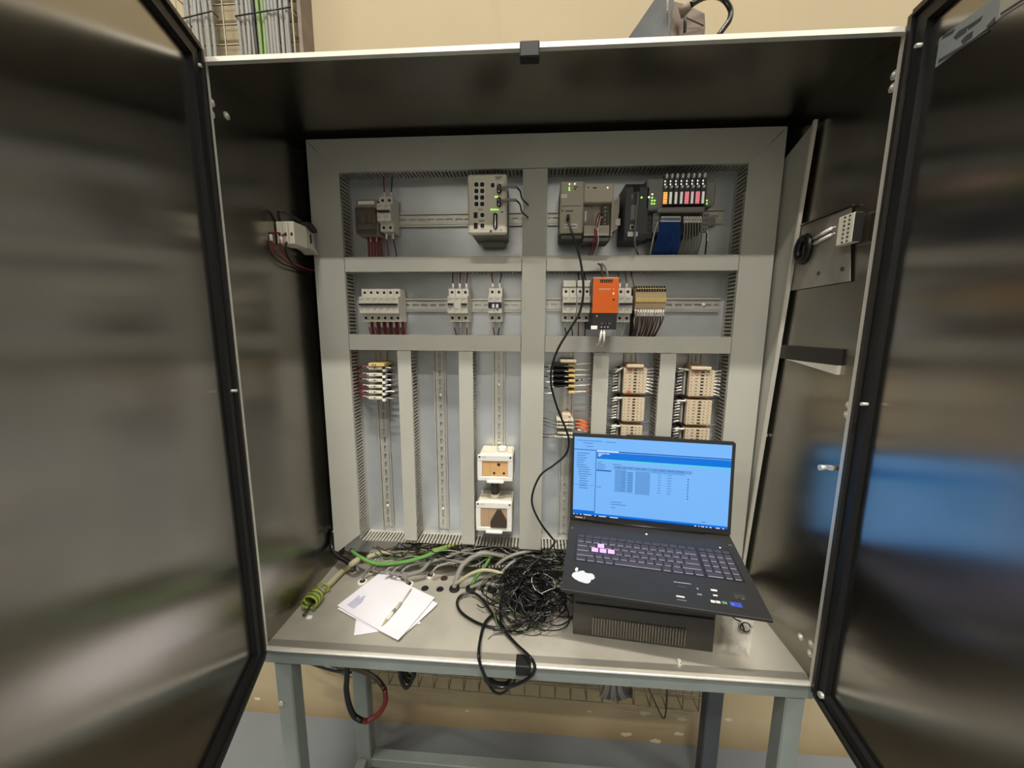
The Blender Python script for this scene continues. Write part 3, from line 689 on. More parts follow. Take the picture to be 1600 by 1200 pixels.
for (x0, x1) in ((438, 505), (1085, 1150)):
    p, q = rp(x0, 590), rp(x1, 830); e = MB().box(p.x, q.x, yf + .010, yf + .0205, q.z, p.z).build('end_terminal', 'module_mid', t)
    for k in range(4):
        for s in (.3, .7): MB().box(p.x + (q.x-p.x)*s - .001, p.x + (q.x-p.x)*s + .001, yf + .0092, yf + .010, p.z + (q.z-p.z)*(k+.5)/4 - .0012, p.z + (q.z-p.z)*(k+.5)/4 + .0012).build('clamp_hole', 'hole_dark', e)
for i in range(26):
    f_ = i / 25; p = rp(535 + 235*f_, 650, yf + .004); q = rp(520 + 245*f_, 720, yf + .002); e = rp(420 + 340*f_, 1125, yf + .03)
    yo = (i % 2) * .006
    wire(t, [p, q + V((0, yo, 0)), (q + e)/2 + V((.002, yo, 0)), V((e.x, yf + .045 + yo, Z2 - .004))], 'wire_blue', .0019, [p, q] if i % 2 == 0 else None, fr=.0028, fm='ferrule')
for i in range(14):
    f_ = i / 13; p = rp(830 + 215*f_, 650, yf + .004); q = rp(825 + 225*f_, 730, yf + .002); e = rp(770 + 250*f_, 1125, yf + .03); yo = (i % 2) * .006
    wire(t, [p, q + V((0, yo, 0)), (q + e)/2 + V((.003, yo, 0)), V((e.x, yf + .045 + yo, Z2 - .004))], 'wire_grey', .0017, [p, q] if i % 2 == 0 else None, fr=.0029, fm='ferrule')
wire(t, [rp(480, 720, yf), rp(445, 820, yf), rp(410, 980, yf + .006), V((rp(395, 1125, yf + .03).x, yf + .045, Z2 - .004))], 'wire_white', .0015)
wire(t, [rp(1115, 820, yf), rp(1108, 980, yf + .004), V((rp(1125, 1125, yf + .03).x, yf + .045, Z2 - .004))], 'wire_black', .0018, [rp(1115, 820, yf), rp(1125, 960, yf)], fr=.002)
a = rp(1110, 175); b = rp(1225, 500)
t = thing('rack_end_module', 'grey end module with two green lights right of the lit modules', 'module', ((a.x+b.x)/2, PF - .0075, b.z))
MB().cbox(xR + .0006, b.x, yf + .004, PF - .008, b.z, a.z, .003).build('body', 'module_mid', t)
for py in (435, 475): c = rp(1122, py); MB().box(c.x - .0012, c.x + .0012, yf + .003, yf + .004, c.z - .0014, c.z + .0014).build('indicator', 'led_green', t)
a = rp(1185, 545); b = rp(1410, 670)
MB().cbox(max(a.x, xR + .003), b.x, PF - .022, PF - .0078, b.z, a.z, .002).build('end_bracket', 'print_grey', t)

# ------------------------------------------------------------------ orange power supply
yf = .195
a = at(927.5, 434, y=yf); b = at(965, 515, y=yf); x0, x1 = a.x, b.x - .002; zs = at(946, 489, y=yf).z
t = thing('power_supply', 'bright orange power supply with black lower face in the second row', 'power supply', ((x0+x1)/2, PF - .0075, b.z))
MB().cbox(x0 + .001, x1 - .001, yf + .004, PF - .008, b.z, a.z, .002).build('casing', 'black_plastic', t)
MB().box(x0, x1, yf, yf + .004, zs, a.z - .001).build('front_cover', 'orange', t)
MB().box(x0 + .001, x1 - .001, yf + .001, yf + .0038, b.z, zs - .0006).build('lower_front', 'black_plastic', t)
MB().box(x0, x1, yf - .0004, yf + .03, a.z - .001, a.z + .001).build('top_trim', 'wire_white', t)
def op(px, py): return at(860 + px/8.42, 410 + py/8.42, y=yf)
p, q = op(655, 228), op(822, 262); MB().box(p.x, q.x, yf - .001, yf, q.z, p.z).build('output_terminal', 'hole_dark', t)
for k in range(6): x = p.x + (q.x - p.x)*(k + .5)/6; MB().ball((x, yf - .001, (p.z+q.z)/2 - .001), .0012, 6).build('terminal_screw', 'white' if k in (1, 5) else 'zinc', t)
for (px, py, m, r) in ((830, 410, 'led_orange', .0024), (832, 490, 'hole_dark', .0022), (830, 350, 'led_orange', .0010)):
    c = op(px, py); MB().cyl((c.x, yf - .001, c.z), (c.x, yf, c.z), r, 8).build('indicator' if 'led' in m else 'adjust_hole', m, t)
p, q = op(640, 345), op(790, 358); MB().box(p.x, q.x, yf - .0004, yf, q.z, p.z).build('print_mark', 'terminal_beige', t)
p, q = op(640, 376), op(730, 384); MB().box(p.x, q.x, yf - .0004, yf, q.z, p.z).build('print_mark', 'terminal_tan', t)
c = op(613, 702); MB().yprism([(c.x - .0024, c.z - .0022), (c.x + .0024, c.z - .0022), (c.x, c.z + .0022)], yf + .0004, yf + .001).build('warning_mark', 'terminal_tan', t)
p, q = op(558, 832), op(640, 880); MB().box(x0 - .002, x0 + (q.x - p.x) - .002, yf, yf + .001, q.z, p.z).build('label', 'white', t)
for k in range(3):
    c = op(673 + 42*k, 852); MB().ball((c.x, yf + .001, c.z), .0018, 6).build('terminal_screw', 'zinc', t)
    c = op(690 + 40*k, 800); MB().box(c.x - .005, c.x + .005, yf + .0004, yf + .001, c.z - .003, c.z + .001).build('print_mark', 'module_dark', t)
for (xa, xb) in ((672, 648), (708, 706)):
    p = op(xa, 915); q = op(xb, 1045); wire(t, [p + V((0, .01, .006)), p, q, q + V((-.002, .03, -.012))], 'wire_white', .0020, [p, q], fr=.0027)
for (xa, xb) in ((700, 690), (770, 735)):
    p = op(xa, 195); q = op(xb, 40); wire(t, [p + V((0, .02, -.001)), p + V((0, .015, .006)), q + V((0, .02, 0)), q + V((-.003, .05, .012))], 'wire_grey' if xa > 720 else 'wire_brown', .0026)
# two black leads rising from the breaker left of the power supply
# brown terminal strip
def bp(px, py, y=.25): return at(860 + px/8.42, 410 + py/8.42, y=y)
a = bp(1135, 300); b = bp(1520, 625); yf = .25; n = 12
t = thing('terminal_strip', 'tan and yellow terminal strip with a fan of brown wires below', 'terminal strip', ((a.x+b.x)/2, PF - .0075, b.z), 'terminal strips on the rails')
w = (b.x - a.x) / n
zz = [bp(0, y).z for y in (300, 335, 385, 440, 460, 520, 540, 600, 625)]
for i in range(n):
    x0, x1 = a.x + i*w + .0002, a.x + (i+1)*w - .0002
    tm = MB().xprism([(yf + .014, zz[8]), (PF - .008, zz[8]), (PF - .008, zz[0]), (yf + .020, zz[0]), (yf + .012, zz[1]), (yf + .006, zz[2]), (yf + .006, zz[3]), (yf + .004, zz[6]), (yf + .008, zz[7])], x0, x1).build('terminal', 'terminal_sand', t)
    MB().box(x0, x1, yf + .001, yf + .0035, zz[5], zz[4]).build('marker', 'terminal_yellow', tm)
    MB().box(x0 + .0008, x1 - .0008, yf + .012, yf + .0145, zz[1] + .001, zz[0] - .001).box(x0 + .0008, x1 - .0008, yf + .005, yf + .0085, zz[2], zz[1] - .002).build('clamp_hole', 'hole_dark', tm)
    if i < n:
        p = V(((x0+x1)/2, yf + .010, zz[8] + .002)); q = V((p.x + random.uniform(-.001, .001), yf + .006, zz[8] - .015)); e = V((p.x + (5 - i) * .0012 + random.uniform(-.002, .002), yf + .045, Z4 - .004))
        wire(tm, [p, q, (q + e)/2 + V((random.uniform(-.002, .004), -.008, 0)), e], 'wire_brown', .0017, [p, q], fr=.0028)
p = bp(1145, 340); wire(t, [p + V((0, .01, 0)), p + V((-.006, .012, .008)), V((p.x - .012, yf + .03, Z3 + .004))], 'wire_brown', .0016)
for k in range(3): wire(t, [bp(1130, 640 + 10*k), bp(1110 - 8*k, 760), bp(1100, 880), V((bp(1130 - 14*k, 960).x, yf + .04, Z4 - .004))], ('wire_brown', 'wire_white', 'wire_brown')[k], .0015)

# ------------------------------------------------------------------ fuse terminals with red wires (first column)
def fp(px, py, y=.252): return at(545 + px/14.12, 555 + py/14.12, y=y)
yf = .252
a = fp(430, 165); b = fp(730, 1000)
t = thing('terminal_strip', 'stack of six spaced cream fuse terminals fed by dark red wires', 'terminal strip', ((a.x+b.x)/2, PF - .0075, b.z), 'terminal strips on the rails')
p, q = fp(440, 170), fp(820, 248); MB().cbox(p.x, q.x - .003, yf - .004, PF - .008, q.z, p.z, .001).build('end_bracket', 'terminal_yellow', t)
for s in (.28, .42): x = p.x + (q.x - p.x)*s; MB().box(x - .001, x + .001, yf - .0046, yf - .004, q.z + .001, p.z - .002).build('bracket_slot', 'hole_dark', t)
rows = (282, 425, 552, 685, 810, 940)
for i, py in enumerate(rows):
    c = fp(572, py); h = .0045
    x0, x1 = fp(432, py).x, fp(725, py).x
    tm = MB().cbox(x0, x1, yf, PF - .008, c.z - h, c.z + h*.7, .0008).build('fuse_terminal', 'cream', t)
    MB().box(c.x - .0028, c.x + .0022, yf - .0006, yf, c.z - .0015, c.z + .0012).box(c.x - .009, c.x - .0075, yf - .0006, yf, c.z - .001, c.z + .001).box(c.x + .0055, c.x + .007, yf - .0006, yf, c.z - .001, c.z + .001).build('test_hole', 'hole_dark', tm)
    p, q = fp(722, py + 30), fp(790, py + 85); MB().box(p.x, q.x, yf + .004, yf + .02, q.z, p.z).build('marker', 'white', tm)
    MB().box(p.x, p.x + .005, yf + .008, PF - .008, p.z, p.z + .0055).build('clamp', 'hole_dark', tm)
    l0, l1 = fp(435, py - 10, yf + .012), fp(315, py - 25 + random.uniform(-10, 15), yf + .010); e = fp(110, 300 + 105*i, PF - .02)
    for k in range(2):
        dz = V((0, .006*k, -.002*k))
        wire(tm, [l0 + dz, l1 + dz, (l1 + e)/2 + dz + V((0, .008, .002*k)), e + dz + V((-.002, 0, -.005*k))], 'wire_red', .0020, [l0, l1] if k == 0 else None, fr=.0026)
    r0 = fp(735, py - 10, yf + .012); r1 = fp(930 + random.choice((0, 60, 80)), py + random.uniform(-25, 25), yf + .012)
    wire(tm, [r0, r1, V((X2 - .001, PF - .03, r1.z + random.uniform(-.003, .006)))], 'wire_grey', .0013, [r0, r1], fr=.0024, fm='ferrule' if i not in (1, 5) else 'cable_grey')

# ------------------------------------------------------------------ black fuse terminals, fourth column
def kp(px, py, y=.252): return at(840 + px/8, 550 + py/8, y=y)
a = kp(200, 150); b = kp(480, 530)
t = thing('terminal_strip', 'stack of black lever fuse terminals with cream ends, upper right half', 'terminal strip', ((a.x+b.x)/2, PF - .0075, b.z), 'terminal strips on the rails')
p, q = kp(282, 92), kp(483, 132); MB().cbox(p.x, q.x, yf - .006, yf + .004, q.z, p.z, .001).build('label_holder', 'terminal_beige', t)
MB().box(p.x + .004, q.x - .004, yf + .004, PF - .008, q.z - .004, p.z).build('end_bracket', 'print_grey', t)
for i in range(6):
    py = 165 + 66*i if i < 5 else 505
    x0, x1, x2, x3 = kp(200, py).x, kp(335, py).x, kp(388, py).x, kp(475, py).x; z = kp(300, py).z
    if i < 5:
        tm = MB().xprism([(yf + .02, z - .0035), (PF - .008, z - .0035), (PF - .008, z + .0042), (yf + .02, z + .0042), (yf + .006, z + .003), (yf + .006, z - .002)], x0, x2).build('fuse_terminal', 'black_plastic', t)
        MB().cbox(x0 + .002, x1, yf - .006, yf + .006, z - .002, z + .003, .001).cyl((x0 + .012, yf - .008, z), (x0 + .012, yf, z), .003, 8).build('fuse_lever', 'black_gloss', tm)
        MB().box(x1, x2, yf + .004, yf + .006, z - .0036, z - .0018).build('lever_mark', 'wire_white', tm)
    else: tm = MB().cbox(x2, x3, yf + .006, PF - .008, z - .002, z + .002, .0006).build('end_terminal', 'cream', t)
    MB().cbox(x2 + .0002, x3, yf + .004, PF - .009, z - .0035, z + .0035, .001).build('clamp_side', 'terminal_yellow', tm)
    if i < 6:
        l0, l1 = kp(195, py + 10, yf + .014), kp(140 - (i % 2)*20, py + 12 + 10*random.random(), yf + .012)
        wire(tm, [l0, l1, V((X4B + .001, PF - .03, l1.z + random.uniform(-.004, .004)))], 'wire_white' if i % 2 else 'wire_brown', .0014, [l0, l1], fr=.0026)
        r0, r1 = kp(470, py - 5, yf + .012), kp(600 if i != 3 else 560, py - 10 + random.uniform(-10, 10), yf + .012)
        wire(tm, [r0, r1, V((X5 - .001, PF - .03, r1.z + random.uniform(-.003, .003)))], 'wire_orange' if i == 5 else 'wire_white', .0014, [r0, r1], fr=.0026, fm='wire_black' if i == 3 else 'cream')
a = kp(235, 780); b = kp(455, 1095)
t = thing('terminal_strip', 'small cream terminal block with orange wires above the left corner of the laptop', 'terminal strip', ((a.x+b.x)/2, PF - .0075, b.z), 'terminal strips on the rails')
c = kp(400, 815); MB().cbox(kp(330, 0).x, kp(445, 0).x, yf + .004, PF - .008, kp(0, 838).z, kp(0, 778).z, .001).build('end_bracket', 'terminal_beige', t)
MB().cyl((c.x, yf + .003, c.z), (c.x, yf + .004, c.z), .0018, 8).build('bracket_screw', 'hole_dark', t)
for i, py in enumerate((858, 902, 945, 1020, 1065)):
    x0, x1 = kp(238 + 10*(i > 2), py).x, kp(450 - 12*(i > 2), py).x; z = kp(340, py).z
    tm = MB().cbox(x0, x1, yf, PF - .008, z - .0024, z + .0024, .0005).build('terminal', 'cream', t)
    hb = MB()
    for s in (.12, .3, .72, .85): hb.box(x0 + (x1-x0)*s - .0012, x0 + (x1-x0)*s + .0012, yf - .0005, yf, z - .0012, z + .0008)
    hb.build('clamp_hole', 'hole_dark', tm)
    if i < 3:
        for k in range(3):
            r0 = kp(470, py - 6 + 8*k, yf + .012 + .004*k); wire(tm, [r0, kp(560, py - 5 + 12*k, yf + .008), kp(625, py + 30 + 10*k, yf + .02), V((X5 - .001, PF - .02, kp(0, py + 70).z))], 'wire_orange', .0017)
        l0 = kp(235, py, yf + .014); wire(tm, [l0, kp(150, py - 20, yf + .016), V((X4B + .001, PF - .02, kp(0, py + 10).z))], 'wire_grey', .002)
    else:
        l0, l1 = kp(238, py - 10, yf + .012), kp(150, py + 5 if i == 3 else py + 0, yf + .012); wire(tm, [l0, l1, V((X4B + .001, PF - .02, l1.z - .01))], 'wire_grey', .002, [l0, l1], fr=.0028, fm='ferrule' if i == 4 else 'wire_grey')
r0, r1 = kp(500, 970, yf + .012), kp(600, 990, yf + .012); wire(t, [r0, r1, V((X5 - .001, PF - .03, r1.z - .01))], 'wire_white', .0016, [r0, r1], fr=.003)

# ------------------------------------------------------------------ beige terminal stacks (two columns of three)
def tp(px, py, y=.252): return at(935 + px/7.44, 550 + py/7.44, y=y)
stacks = [
 ('topmost beige terminal stack of the left column, red marks at its top and bottom', (300, 548), (190, 480), 8, (325, 520, 142, 180), (0, 7), True, 9),
 ('middle beige terminal stack of the left column', (280, 532), (528, 805), 8, None, (), False, 8),
 ('lowest beige terminal stack of the left column, half hidden by the laptop lid', (262, 505), (855, 1130), 8, None, (), False, 8),
 ('topmost beige terminal stack of the right column, one red mark at its top', (1068, 1335), (215, 515), 8, (1075, 1300, 168, 206), (0,), True, 9),
 ('middle beige terminal stack of the right column', (1035, 1300), (560, 845), 8, None, (), False, 8),
 ('lowest beige terminal stack of the right column, half hidden by the laptop lid', (1015, 1275), (888, 1170), 8, None, (), False, 8)]
for si, (lab, (xa, xb), (ya, yb_), n, hold, reds, rightw, nl) in enumerate(stacks):
    p, q = tp(xa, ya), tp(xb, yb_); bx0, bx1 = p.x, q.x
    if si in (1, 2): bx0, bx1 = tp(xa, (ya+yb_)/2).x, tp(xb, (ya+yb_)/2).x
    t = thing('terminal_strip', lab, 'terminal strip', ((bx0+bx1)/2, PF - .0075, q.z), 'terminal strips on the rails')
    ph = (p.z - q.z) / n; left = V((X5B if si < 3 else X6B, 0, 0)).x; right = X6 if si < 3 else X7
    for i in range(n):
        z1 = p.z - i*ph - .0002; z0 = z1 - ph + .0005; zc = (z0+z1)/2
        tm = MB().box(bx0, bx1, yf, PF - .008, z0, z1).build('terminal', 'terminal_beige', t)
        sx = lambda s: bx0 + (bx1 - bx0)*s
        MB().box(sx(.44), sx(.57), yf - .0006, yf, zc - .0018, zc + .0014).box(sx(.06), sx(.10), yf - .0004, yf, zc - .001, zc + .0006).box(sx(.22), sx(.33), yf - .0004, yf, zc - .0003, zc + .0009).box(sx(.66), sx(.72), yf - .0004, yf, zc - .001, zc + .0004).box(sx(.84), sx(.87), yf - .0004, yf, zc - .001, zc + .001).build('clamp_hole', 'hole_dark', tm)
        if i in reds: MB().box(sx(.16), sx(.36), yf - .0008, yf - .0004, zc - .0022, zc + .0022).build('red_mark', 'marker_red', tm)
        if rightw:
            MB().box(bx1, bx1 + .0035, yf + .010, PF - .01, z0, z1).build('clamp_side', 'cream', tm)
            r0 = V((bx1 + .0035, yf + .014, zc)); r1 = V((bx1 + .020, yf + .014, zc + .002 - i*.0012 + random.uniform(-.001, .001)))
            wire(tm, [r0, r1, V((right - .001, PF - .03, r1.z - .004))], 'wire_grey', .0014, [r0, r1], fr=.0024, fm='ferrule' if i > 2 else 'wire_white')
        r0 = V((bx0 - .009, yf + .022, zc)); r1 = V((max(left + .003, bx0 - .023), yf + .020, zc - .003 + random.uniform(-.001, .001)))
        wire(tm, [r0, r1, V((left + .0005, PF - .03, r1.z - .003))], 'wire_grey', .0014, [r0, r1], fr=.0024, fm=random.choice(('ferrule', 'wire_white', 'ferrule', 'cable_grey')))
    MB().box(bx0 - .0105, bx0 - .006, yf + .010, PF - .01, q.z + .002, p.z - .004).build('jumper_comb', 'cable_grey', t)
    MB().box(bx0 - .006, bx0 - .0003, yf + .012, PF - .01, q.z, p.z).build('clamp_side', 'hole_dark', t)  # dark block put in for the shade of the gap beside the comb
    MB().box(bx0 + .003, bx1 - .006, yf + .006, PF - .008, q.z - .0045, q.z - .0006).build('end_plate', 'terminal_tan', t)
    if hold:
        a, b = tp(hold[0], hold[2]), tp(hold[1], hold[3]); MB().cbox(a.x, b.x, yf - .008, yf + .002, b.z, a.z, .001).build('label_holder', 'terminal_beige', t)
        MB().box(a.x + .006, b.x - .006, yf + .002, PF - .008, p.z + .0004, a.z).build('end_bracket', 'terminal_tan', t)
        l0, l1 = tp(xa - 20, ya - 5, yf + .006), tp(xa - 105 if si == 0 else xa - 135, ya + (50 if si == 0 else -20), yf + .006); wire(t, [l0, l1, V((left + .0005, PF - .03, l1.z))], 'wire_grey', .0015, [l0, l1], fr=.0026, fm='cream')
    if not rightw:
        r0 = V((bx1 + .0005, yf + .03, p.z - .001)); wire(t, [r0, V((right - .001, PF - .02, p.z + .001))], 'wire_grey', .0022)
        l0 = V((bx0 - .002, yf + .004, p.z - .002)); l1 = l0 + V((-.021, .002, -.003)); l1.x = max(l1.x, left + .002); wire(t, [l0, l1, V((left + .0005, PF - .03, l1.z - .002))], 'wire_grey', .0014, [l0, l1], fr=.0028)

# ------------------------------------------------------------------ socket boxes
def socket(label, px, py, plug):
    sp = lambda a, b, y: at(730 + a/7.06, 680 + b/7.06, y=y)
    yf = .232
    a = sp(px[0], py[0], yf); b = sp(px[1], py[1], yf); xc = (a.x+b.x)/2
    t = thing('socket_box', label, 'socket', (xc, PF, b.z), 'two surface socket boxes on the third rail')
    MB().cbox(a.x + .004, b.x + .001, yf + .006, PF - .0082, b.z + .006, a.z + .002, .004).build('box', 'cream', t)
    fw = .0125; zt_, zb2 = a.z - .018, b.z + .012
    fr = MB().cbox(a.x, b.x, yf, yf + .0058, zt_, a.z, .0018).cbox(a.x, b.x, yf, yf + .0058, b.z, zb2, .0018).box(a.x, a.x + fw, yf + .0002, yf + .0056, zb2, zt_).box(b.x - fw, b.x, yf + .0002, yf + .0056, zb2, zt_)
    fr.build('frame', 'white', t)
    pl = MB().box(a.x + fw, b.x - fw, yf + .004, yf + .0058, zb2, zt_).build('socket_plate', 'socket_tan', t)
    wx = b.x - a.x - 2*fw; hz = zt_ - zb2
    MB().box(a.x + fw + wx*.30, a.x + fw + wx*.31, yf + .0036, yf + .004, zb2, zt_).box(a.x + fw + wx*.06, a.x + fw + wx*.27, yf + .0036, yf + .004, zb2 + .001, zb2 + .002).build('plate_joint', 'socket_line', pl)
    if plug:
        x0, x1, zz0, zz1 = a.x + fw + wx*.38, b.x - fw - .001, zb2 + .002, zt_ - .003
        MB().yprism([(x0, zz0), (x1, zz0), (x1, zz0 + hz*.35), (x1 - wx*.22, zz1), (x1 - wx*.36, zz1), (x0, zz0 + hz*.3)], yf - .004, yf + .0039).build('plug_cover', 'socket_brown', t, 'dark brown plug')
        MB().box(a.x + fw + .0005, b.x - fw - .0005, yf + .0012, yf + .0016, zb2, zt_).build('window', 'clear_window', t)
    else:
        for (s, k, r) in ((.64, .78, .0042), (.46, .22, .0034), (.84, .22, .0034)):
            MB().cyl((a.x + fw + wx*s, yf + .0034, zb2 + hz*k), (a.x + fw + wx*s, yf + .004, zb2 + hz*k), r, 10).build('socket_hole', 'hole_dark', pl)
        MB().box(a.x + fw, b.x - fw, yf + .003, yf + .004, zt_ - .001, zt_).box(a.x + fw, a.x + fw + .001, yf + .003, yf + .004, zb2, zt_).build('plate_edge', 'socket_line', pl)
    for s in (a.x + .006, b.x - .006): MB().cyl((s, yf - .0006, a.z - .006), (s, yf + .0005, a.z - .006), .0026, 8).build('screw_cap', 'hole_dark', t)
    MB().box(a.x + .012, a.x + .024, yf - .0004, yf, a.z - .008, a.z - .0035).build('label', 'cream', t)
    MB().cbox(xc - .022, xc + .024, yf - .006, yf + .004, b.z - .004, b.z + .002, .0015).build('lid_catch', 'white', t)
    if plug is False: MB().cyl((xc + .016, yf + .036, a.z + .002), (xc + .016, yf + .036, a.z + .010), .015, 16).cyl((xc + .016, yf + .036, a.z + .010), (xc + .016, yf + .036, a.z + .013), .015, 16, .010).build('cap', 'white', t)
    return t, a, b
tA, a1, b1 = socket('white socket box with an empty tan three-hole outlet, upper of the two', (112, 500), (215, 515), False)
tB, a2, b2 = socket('white socket box with a dark plug behind a window, lower of the two', (95, 490), (735, 1070), True)
g1 = thing('cable_gland', 'grey conduit gland joining the two socket boxes', 'gland', ((a1.x+b1.x)/2 - .002, .27, a2.z + .002))
xg = (a1.x + b1.x)/2 - .004
MB().cyl((xg, .262, a2.z + .0025), (xg, .262, a2.z + .013), .0135, 14).build('nut', 'gland_white', g1)
MB().cyl((xg, .262, a2.z + .013), (xg, .262, b1.z + .005), .011, 14).build('tube', 'plc_dark', g1)

# ------------------------------------------------------------------ left wall contact block, right wall bracket
yf = .152; a = at(423, 346, y=yf); b = at(455, 381, y=yf); X_ = .003
t = thing('contact_block', 'cream three-way contact block with red and black wires on left wall', 'relay', (.03, .2, b.z))
xs0, xs1 = X_ + .0025, X_ + .046
for i in range(3):
    x0 = xs0 + (xs1 - xs0)*i/3; x1 = xs0 + (xs1 - xs0)*(i+1)/3 - .0012
    md = MB().cbox(x0, x1, yf, yf + .05, b.z, a.z, .001).build('contact_way', 'cream', t)
    MB().box(x0 + .005, x0 + .010, yf - .0006, yf, b.z + .018, b.z + .025).build('clamp_hole', 'hole_dark', md)
MB().xprism([(yf + .051, b.z + .002), (yf + .075, b.z - .001), (yf + .092, b.z - .008), (yf + .092, b.z - .003), (yf + .082, b.z + .006), (yf + .082, a.z - .008), (yf + .070, a.z - .008), (yf + .051, a.z)], X_ + .010, X_ + .044).build('carrier', 'breaker_side', t)
MB().cbox(X_ + .0442, X_ + .0452, yf + .062, yf + .068, b.z + .014, b.z + .036, .0003).build('carrier_slot', 'hole_dark', t)
MB().xprism([(yf + .051, a.z + .001), (yf + .09, a.z - .005), (yf + .09, a.z + .002), (yf + .07, a.z + .014), (yf + .052, a.z + .012)], X_ + .004, X_ + .048).build('top_clip', 'plc_dark', t)
MB().box(X_, X_ + .012, yf + .03, yf + .11, a.z - .03, a.z - .012).build('wall_rail', 'zinc', t)
MB().tube([(X_ + .006, yf + .01, a.z + .001), (X_ + .012, yf, a.z + .022), (X_ + .03, yf + .01, a.z + .018), (X_ + .045, yf + .03, a.z + .008)], .003, 6).build('wire', 'wire_black', t)
wire(t, [(X_ + .010, yf - .001, b.z + .024), (X_ + .004, yf - .016, b.z + .020), (X_ + .004, yf - .022, b.z + .004), (X_ + .006, yf - .014, b.z - .022), (X_ + .010, yf + .03, b.z - .040), (X_ + .008, yf + .13, b.z - .042)], 'wire_red', .0022, [(X_ + .004, yf - .022, b.z + .016), (X_ + .004, yf - .022, b.z + .002)], fr=.0034)
wire(t, [(X_ + .024, yf - .001, b.z + .022), (X_ + .020, yf - .010, b.z + .012), (X_ + .016, yf - .008, b.z - .015), (X_ + .016, yf + .03, b.z - .036), (X_ + .012, yf + .10, b.z - .044), (X_ + .008, yf + .13, b.z - .040)], 'wire_red', .0022, [(X_ + .020, yf - .010, b.z + .014), (X_ + .020, yf - .010, b.z - .001)], fr=.0034)
wire(t, [(X_ + .026, yf - .002, b.z + .004), (X_ + .024, yf - .004, b.z - .02), (X_ + .020, yf + .03, b.z - .046), (X_ + .012, yf + .11, b.z - .052)], 'wire_black', .0022)

XW = CW - .003
t = thing('wall_bracket', 'grey metal bracket plate on right wall with a small green terminal block', 'bracket', (XW - .01, .13, .813))
MB().xprism([(.036, .814), (.056, .940), (.056, .950), (.235, .950), (.235, .812)], XW - .006, XW - .004).build('plate', 'bracket_grey', t)
MB().box(XW - .0095, XW - .004, .050, .235, .9505, .953).build('top_fold', 'steel_side', t)
MB().box(XW - .004, XW, .06, .23, .83, .94).build('spacer', 'module_mid', t)
for (u, v) in ((1316, 420), (1279, 427)): p = at(u, v, x=XW - .0065); MB().cyl(p, p + V((-.001, 0, 0)), .004, 10).build('bolt_hole', 'plc_dark', t)
p, q = at(1311, 340, x=XW - .022), at(1330, 378, x=XW - .022)
tbk = MB().cbox(XW - .022, XW - .0065, q.y, p.y, q.z, p.z, .001).build('terminal_block', 'cream', t)
hb = MB()
for k in range(7):
    z = q.z + (p.z - q.z)*(k + .5)/7
    for s in (.3, .6): hb.box(XW - .0226, XW - .022, q.y + (p.y-q.y)*s - .0025, q.y + (p.y-q.y)*s + .0012, z - .0014, z + .0014)
hb.build('clamp_hole', 'hole_dark', tbk)
MB().box(XW - .0215, XW - .0068, q.y - .0022, q.y - .0002, q.z + .001, p.z - .001).build('end_plate', 'hole_dark', tbk)
for k in range(2):
    p0 = V((XW - .0085, .085, p.z - .010 - .012*k)); w = wire(t, [p0, p0 + V((0, .05, -.008)), p0 + V((0, .068, -.012)), p0 + V((0, .078, -.025))], 'wire_white', .0014, [p0 + V((0, .008, -.001)), p0 + V((0, .05, -.008))], fr=.0032, fm='white')
MB().tube([V((XW - .0100, .166 + .017*math.cos(a_*PI/6), .897 + .024*math.sin(a_*PI/6))) for a_ in range(14)], .0085, 8).build('coiled_lead', 'wire_black', t)

# ------------------------------------------------------------------ backup supply and laptop
ur = -.0930; u0 = V((.7095, .083, 0)); ed = V((math.cos(ur), math.sin(ur), 0)); uw = .312
t = thing('backup_power_unit', 'black backup power unit with vertical vent ribs under the laptop', 'power unit', u0 + ed*(uw/2), rot=(0, 0, ur))
h = uw/2
MB().xprism([(0, .004), (.002, 0), (.165, 0), (.165, .182), (.10, .176), (.030, .168), (.016, .160), (.010, .120), (.002, .098)], -h, h).build('casing', 'ups_black', t)
for i in range(33):
    x = -h + .044 + i*.0064
    MB().cbox(x, x + .0034, -.0030, .001, .008, .052, .0008).build('vent_rib', 'ups_rib', t)
MB().box(-h + .004, h - .004, -.0012, .001, .082, .085).build('front_seam', 'black_gloss', t)
lo = V((.868, -.03, .1824)); lr = (.111, -.0115, -.1568)
LW, LD = .397, .265
t = thing('laptop', 'open black laptop with a blue screen and purple lit keys on the power unit', 'laptop', lo, rot=lr)
ML4 = Matrix.Translation(lo) @ Euler(lr, 'XYZ').to_matrix().to_4x4()
lp = lambda u, v: atp(u, v, ML4)
MB().xprism([(.001, 0), (LD, 0), (LD, -.0215), (.05, -.0205), (.004, -.0105), (0, -.006), (0, -.001)], -LW/2, LW/2).build('base', 'laptop_black', t)
for sx in (-.17, .14): MB().cbox(sx, sx + .03, LD - .035, LD - .02, -.0245, -.0216, .001).build('rubber_foot', 'rubber', t)
kb = MB().box(-.178, .182, .090, .194, .0000, .0004).build('keyboard_deck', 'black_plastic', t)
KY = [.1015, .1180, .1345, .1510, .1670, .1815]
def key(x0, x1, y, hh=.0062, m='key_black', nm='key'):
    k = MB().cbox(x0 + .0013, x1 - .0013, y - hh, y + hh, .0004, .0022, .0006).build(nm, m, kb)
    if m == 'key_black' and y < .175: MB().box(x0 + .003, x1 - .003, y - hh - .0008, y - hh, .0004, .0010).build('key_glow', 'key_glow', k)
P = .0188; XL = -.1745
rows = [[1.2, 1, 1, 1, 5.0, 1, 1.2, 1, 1], [2.3] + [1]*10 + [2.3], [1.75] + [1]*11 + [1.85], [1.5] + [1]*12 + [1.1], [1]*13 + [1.6], [1]*14]
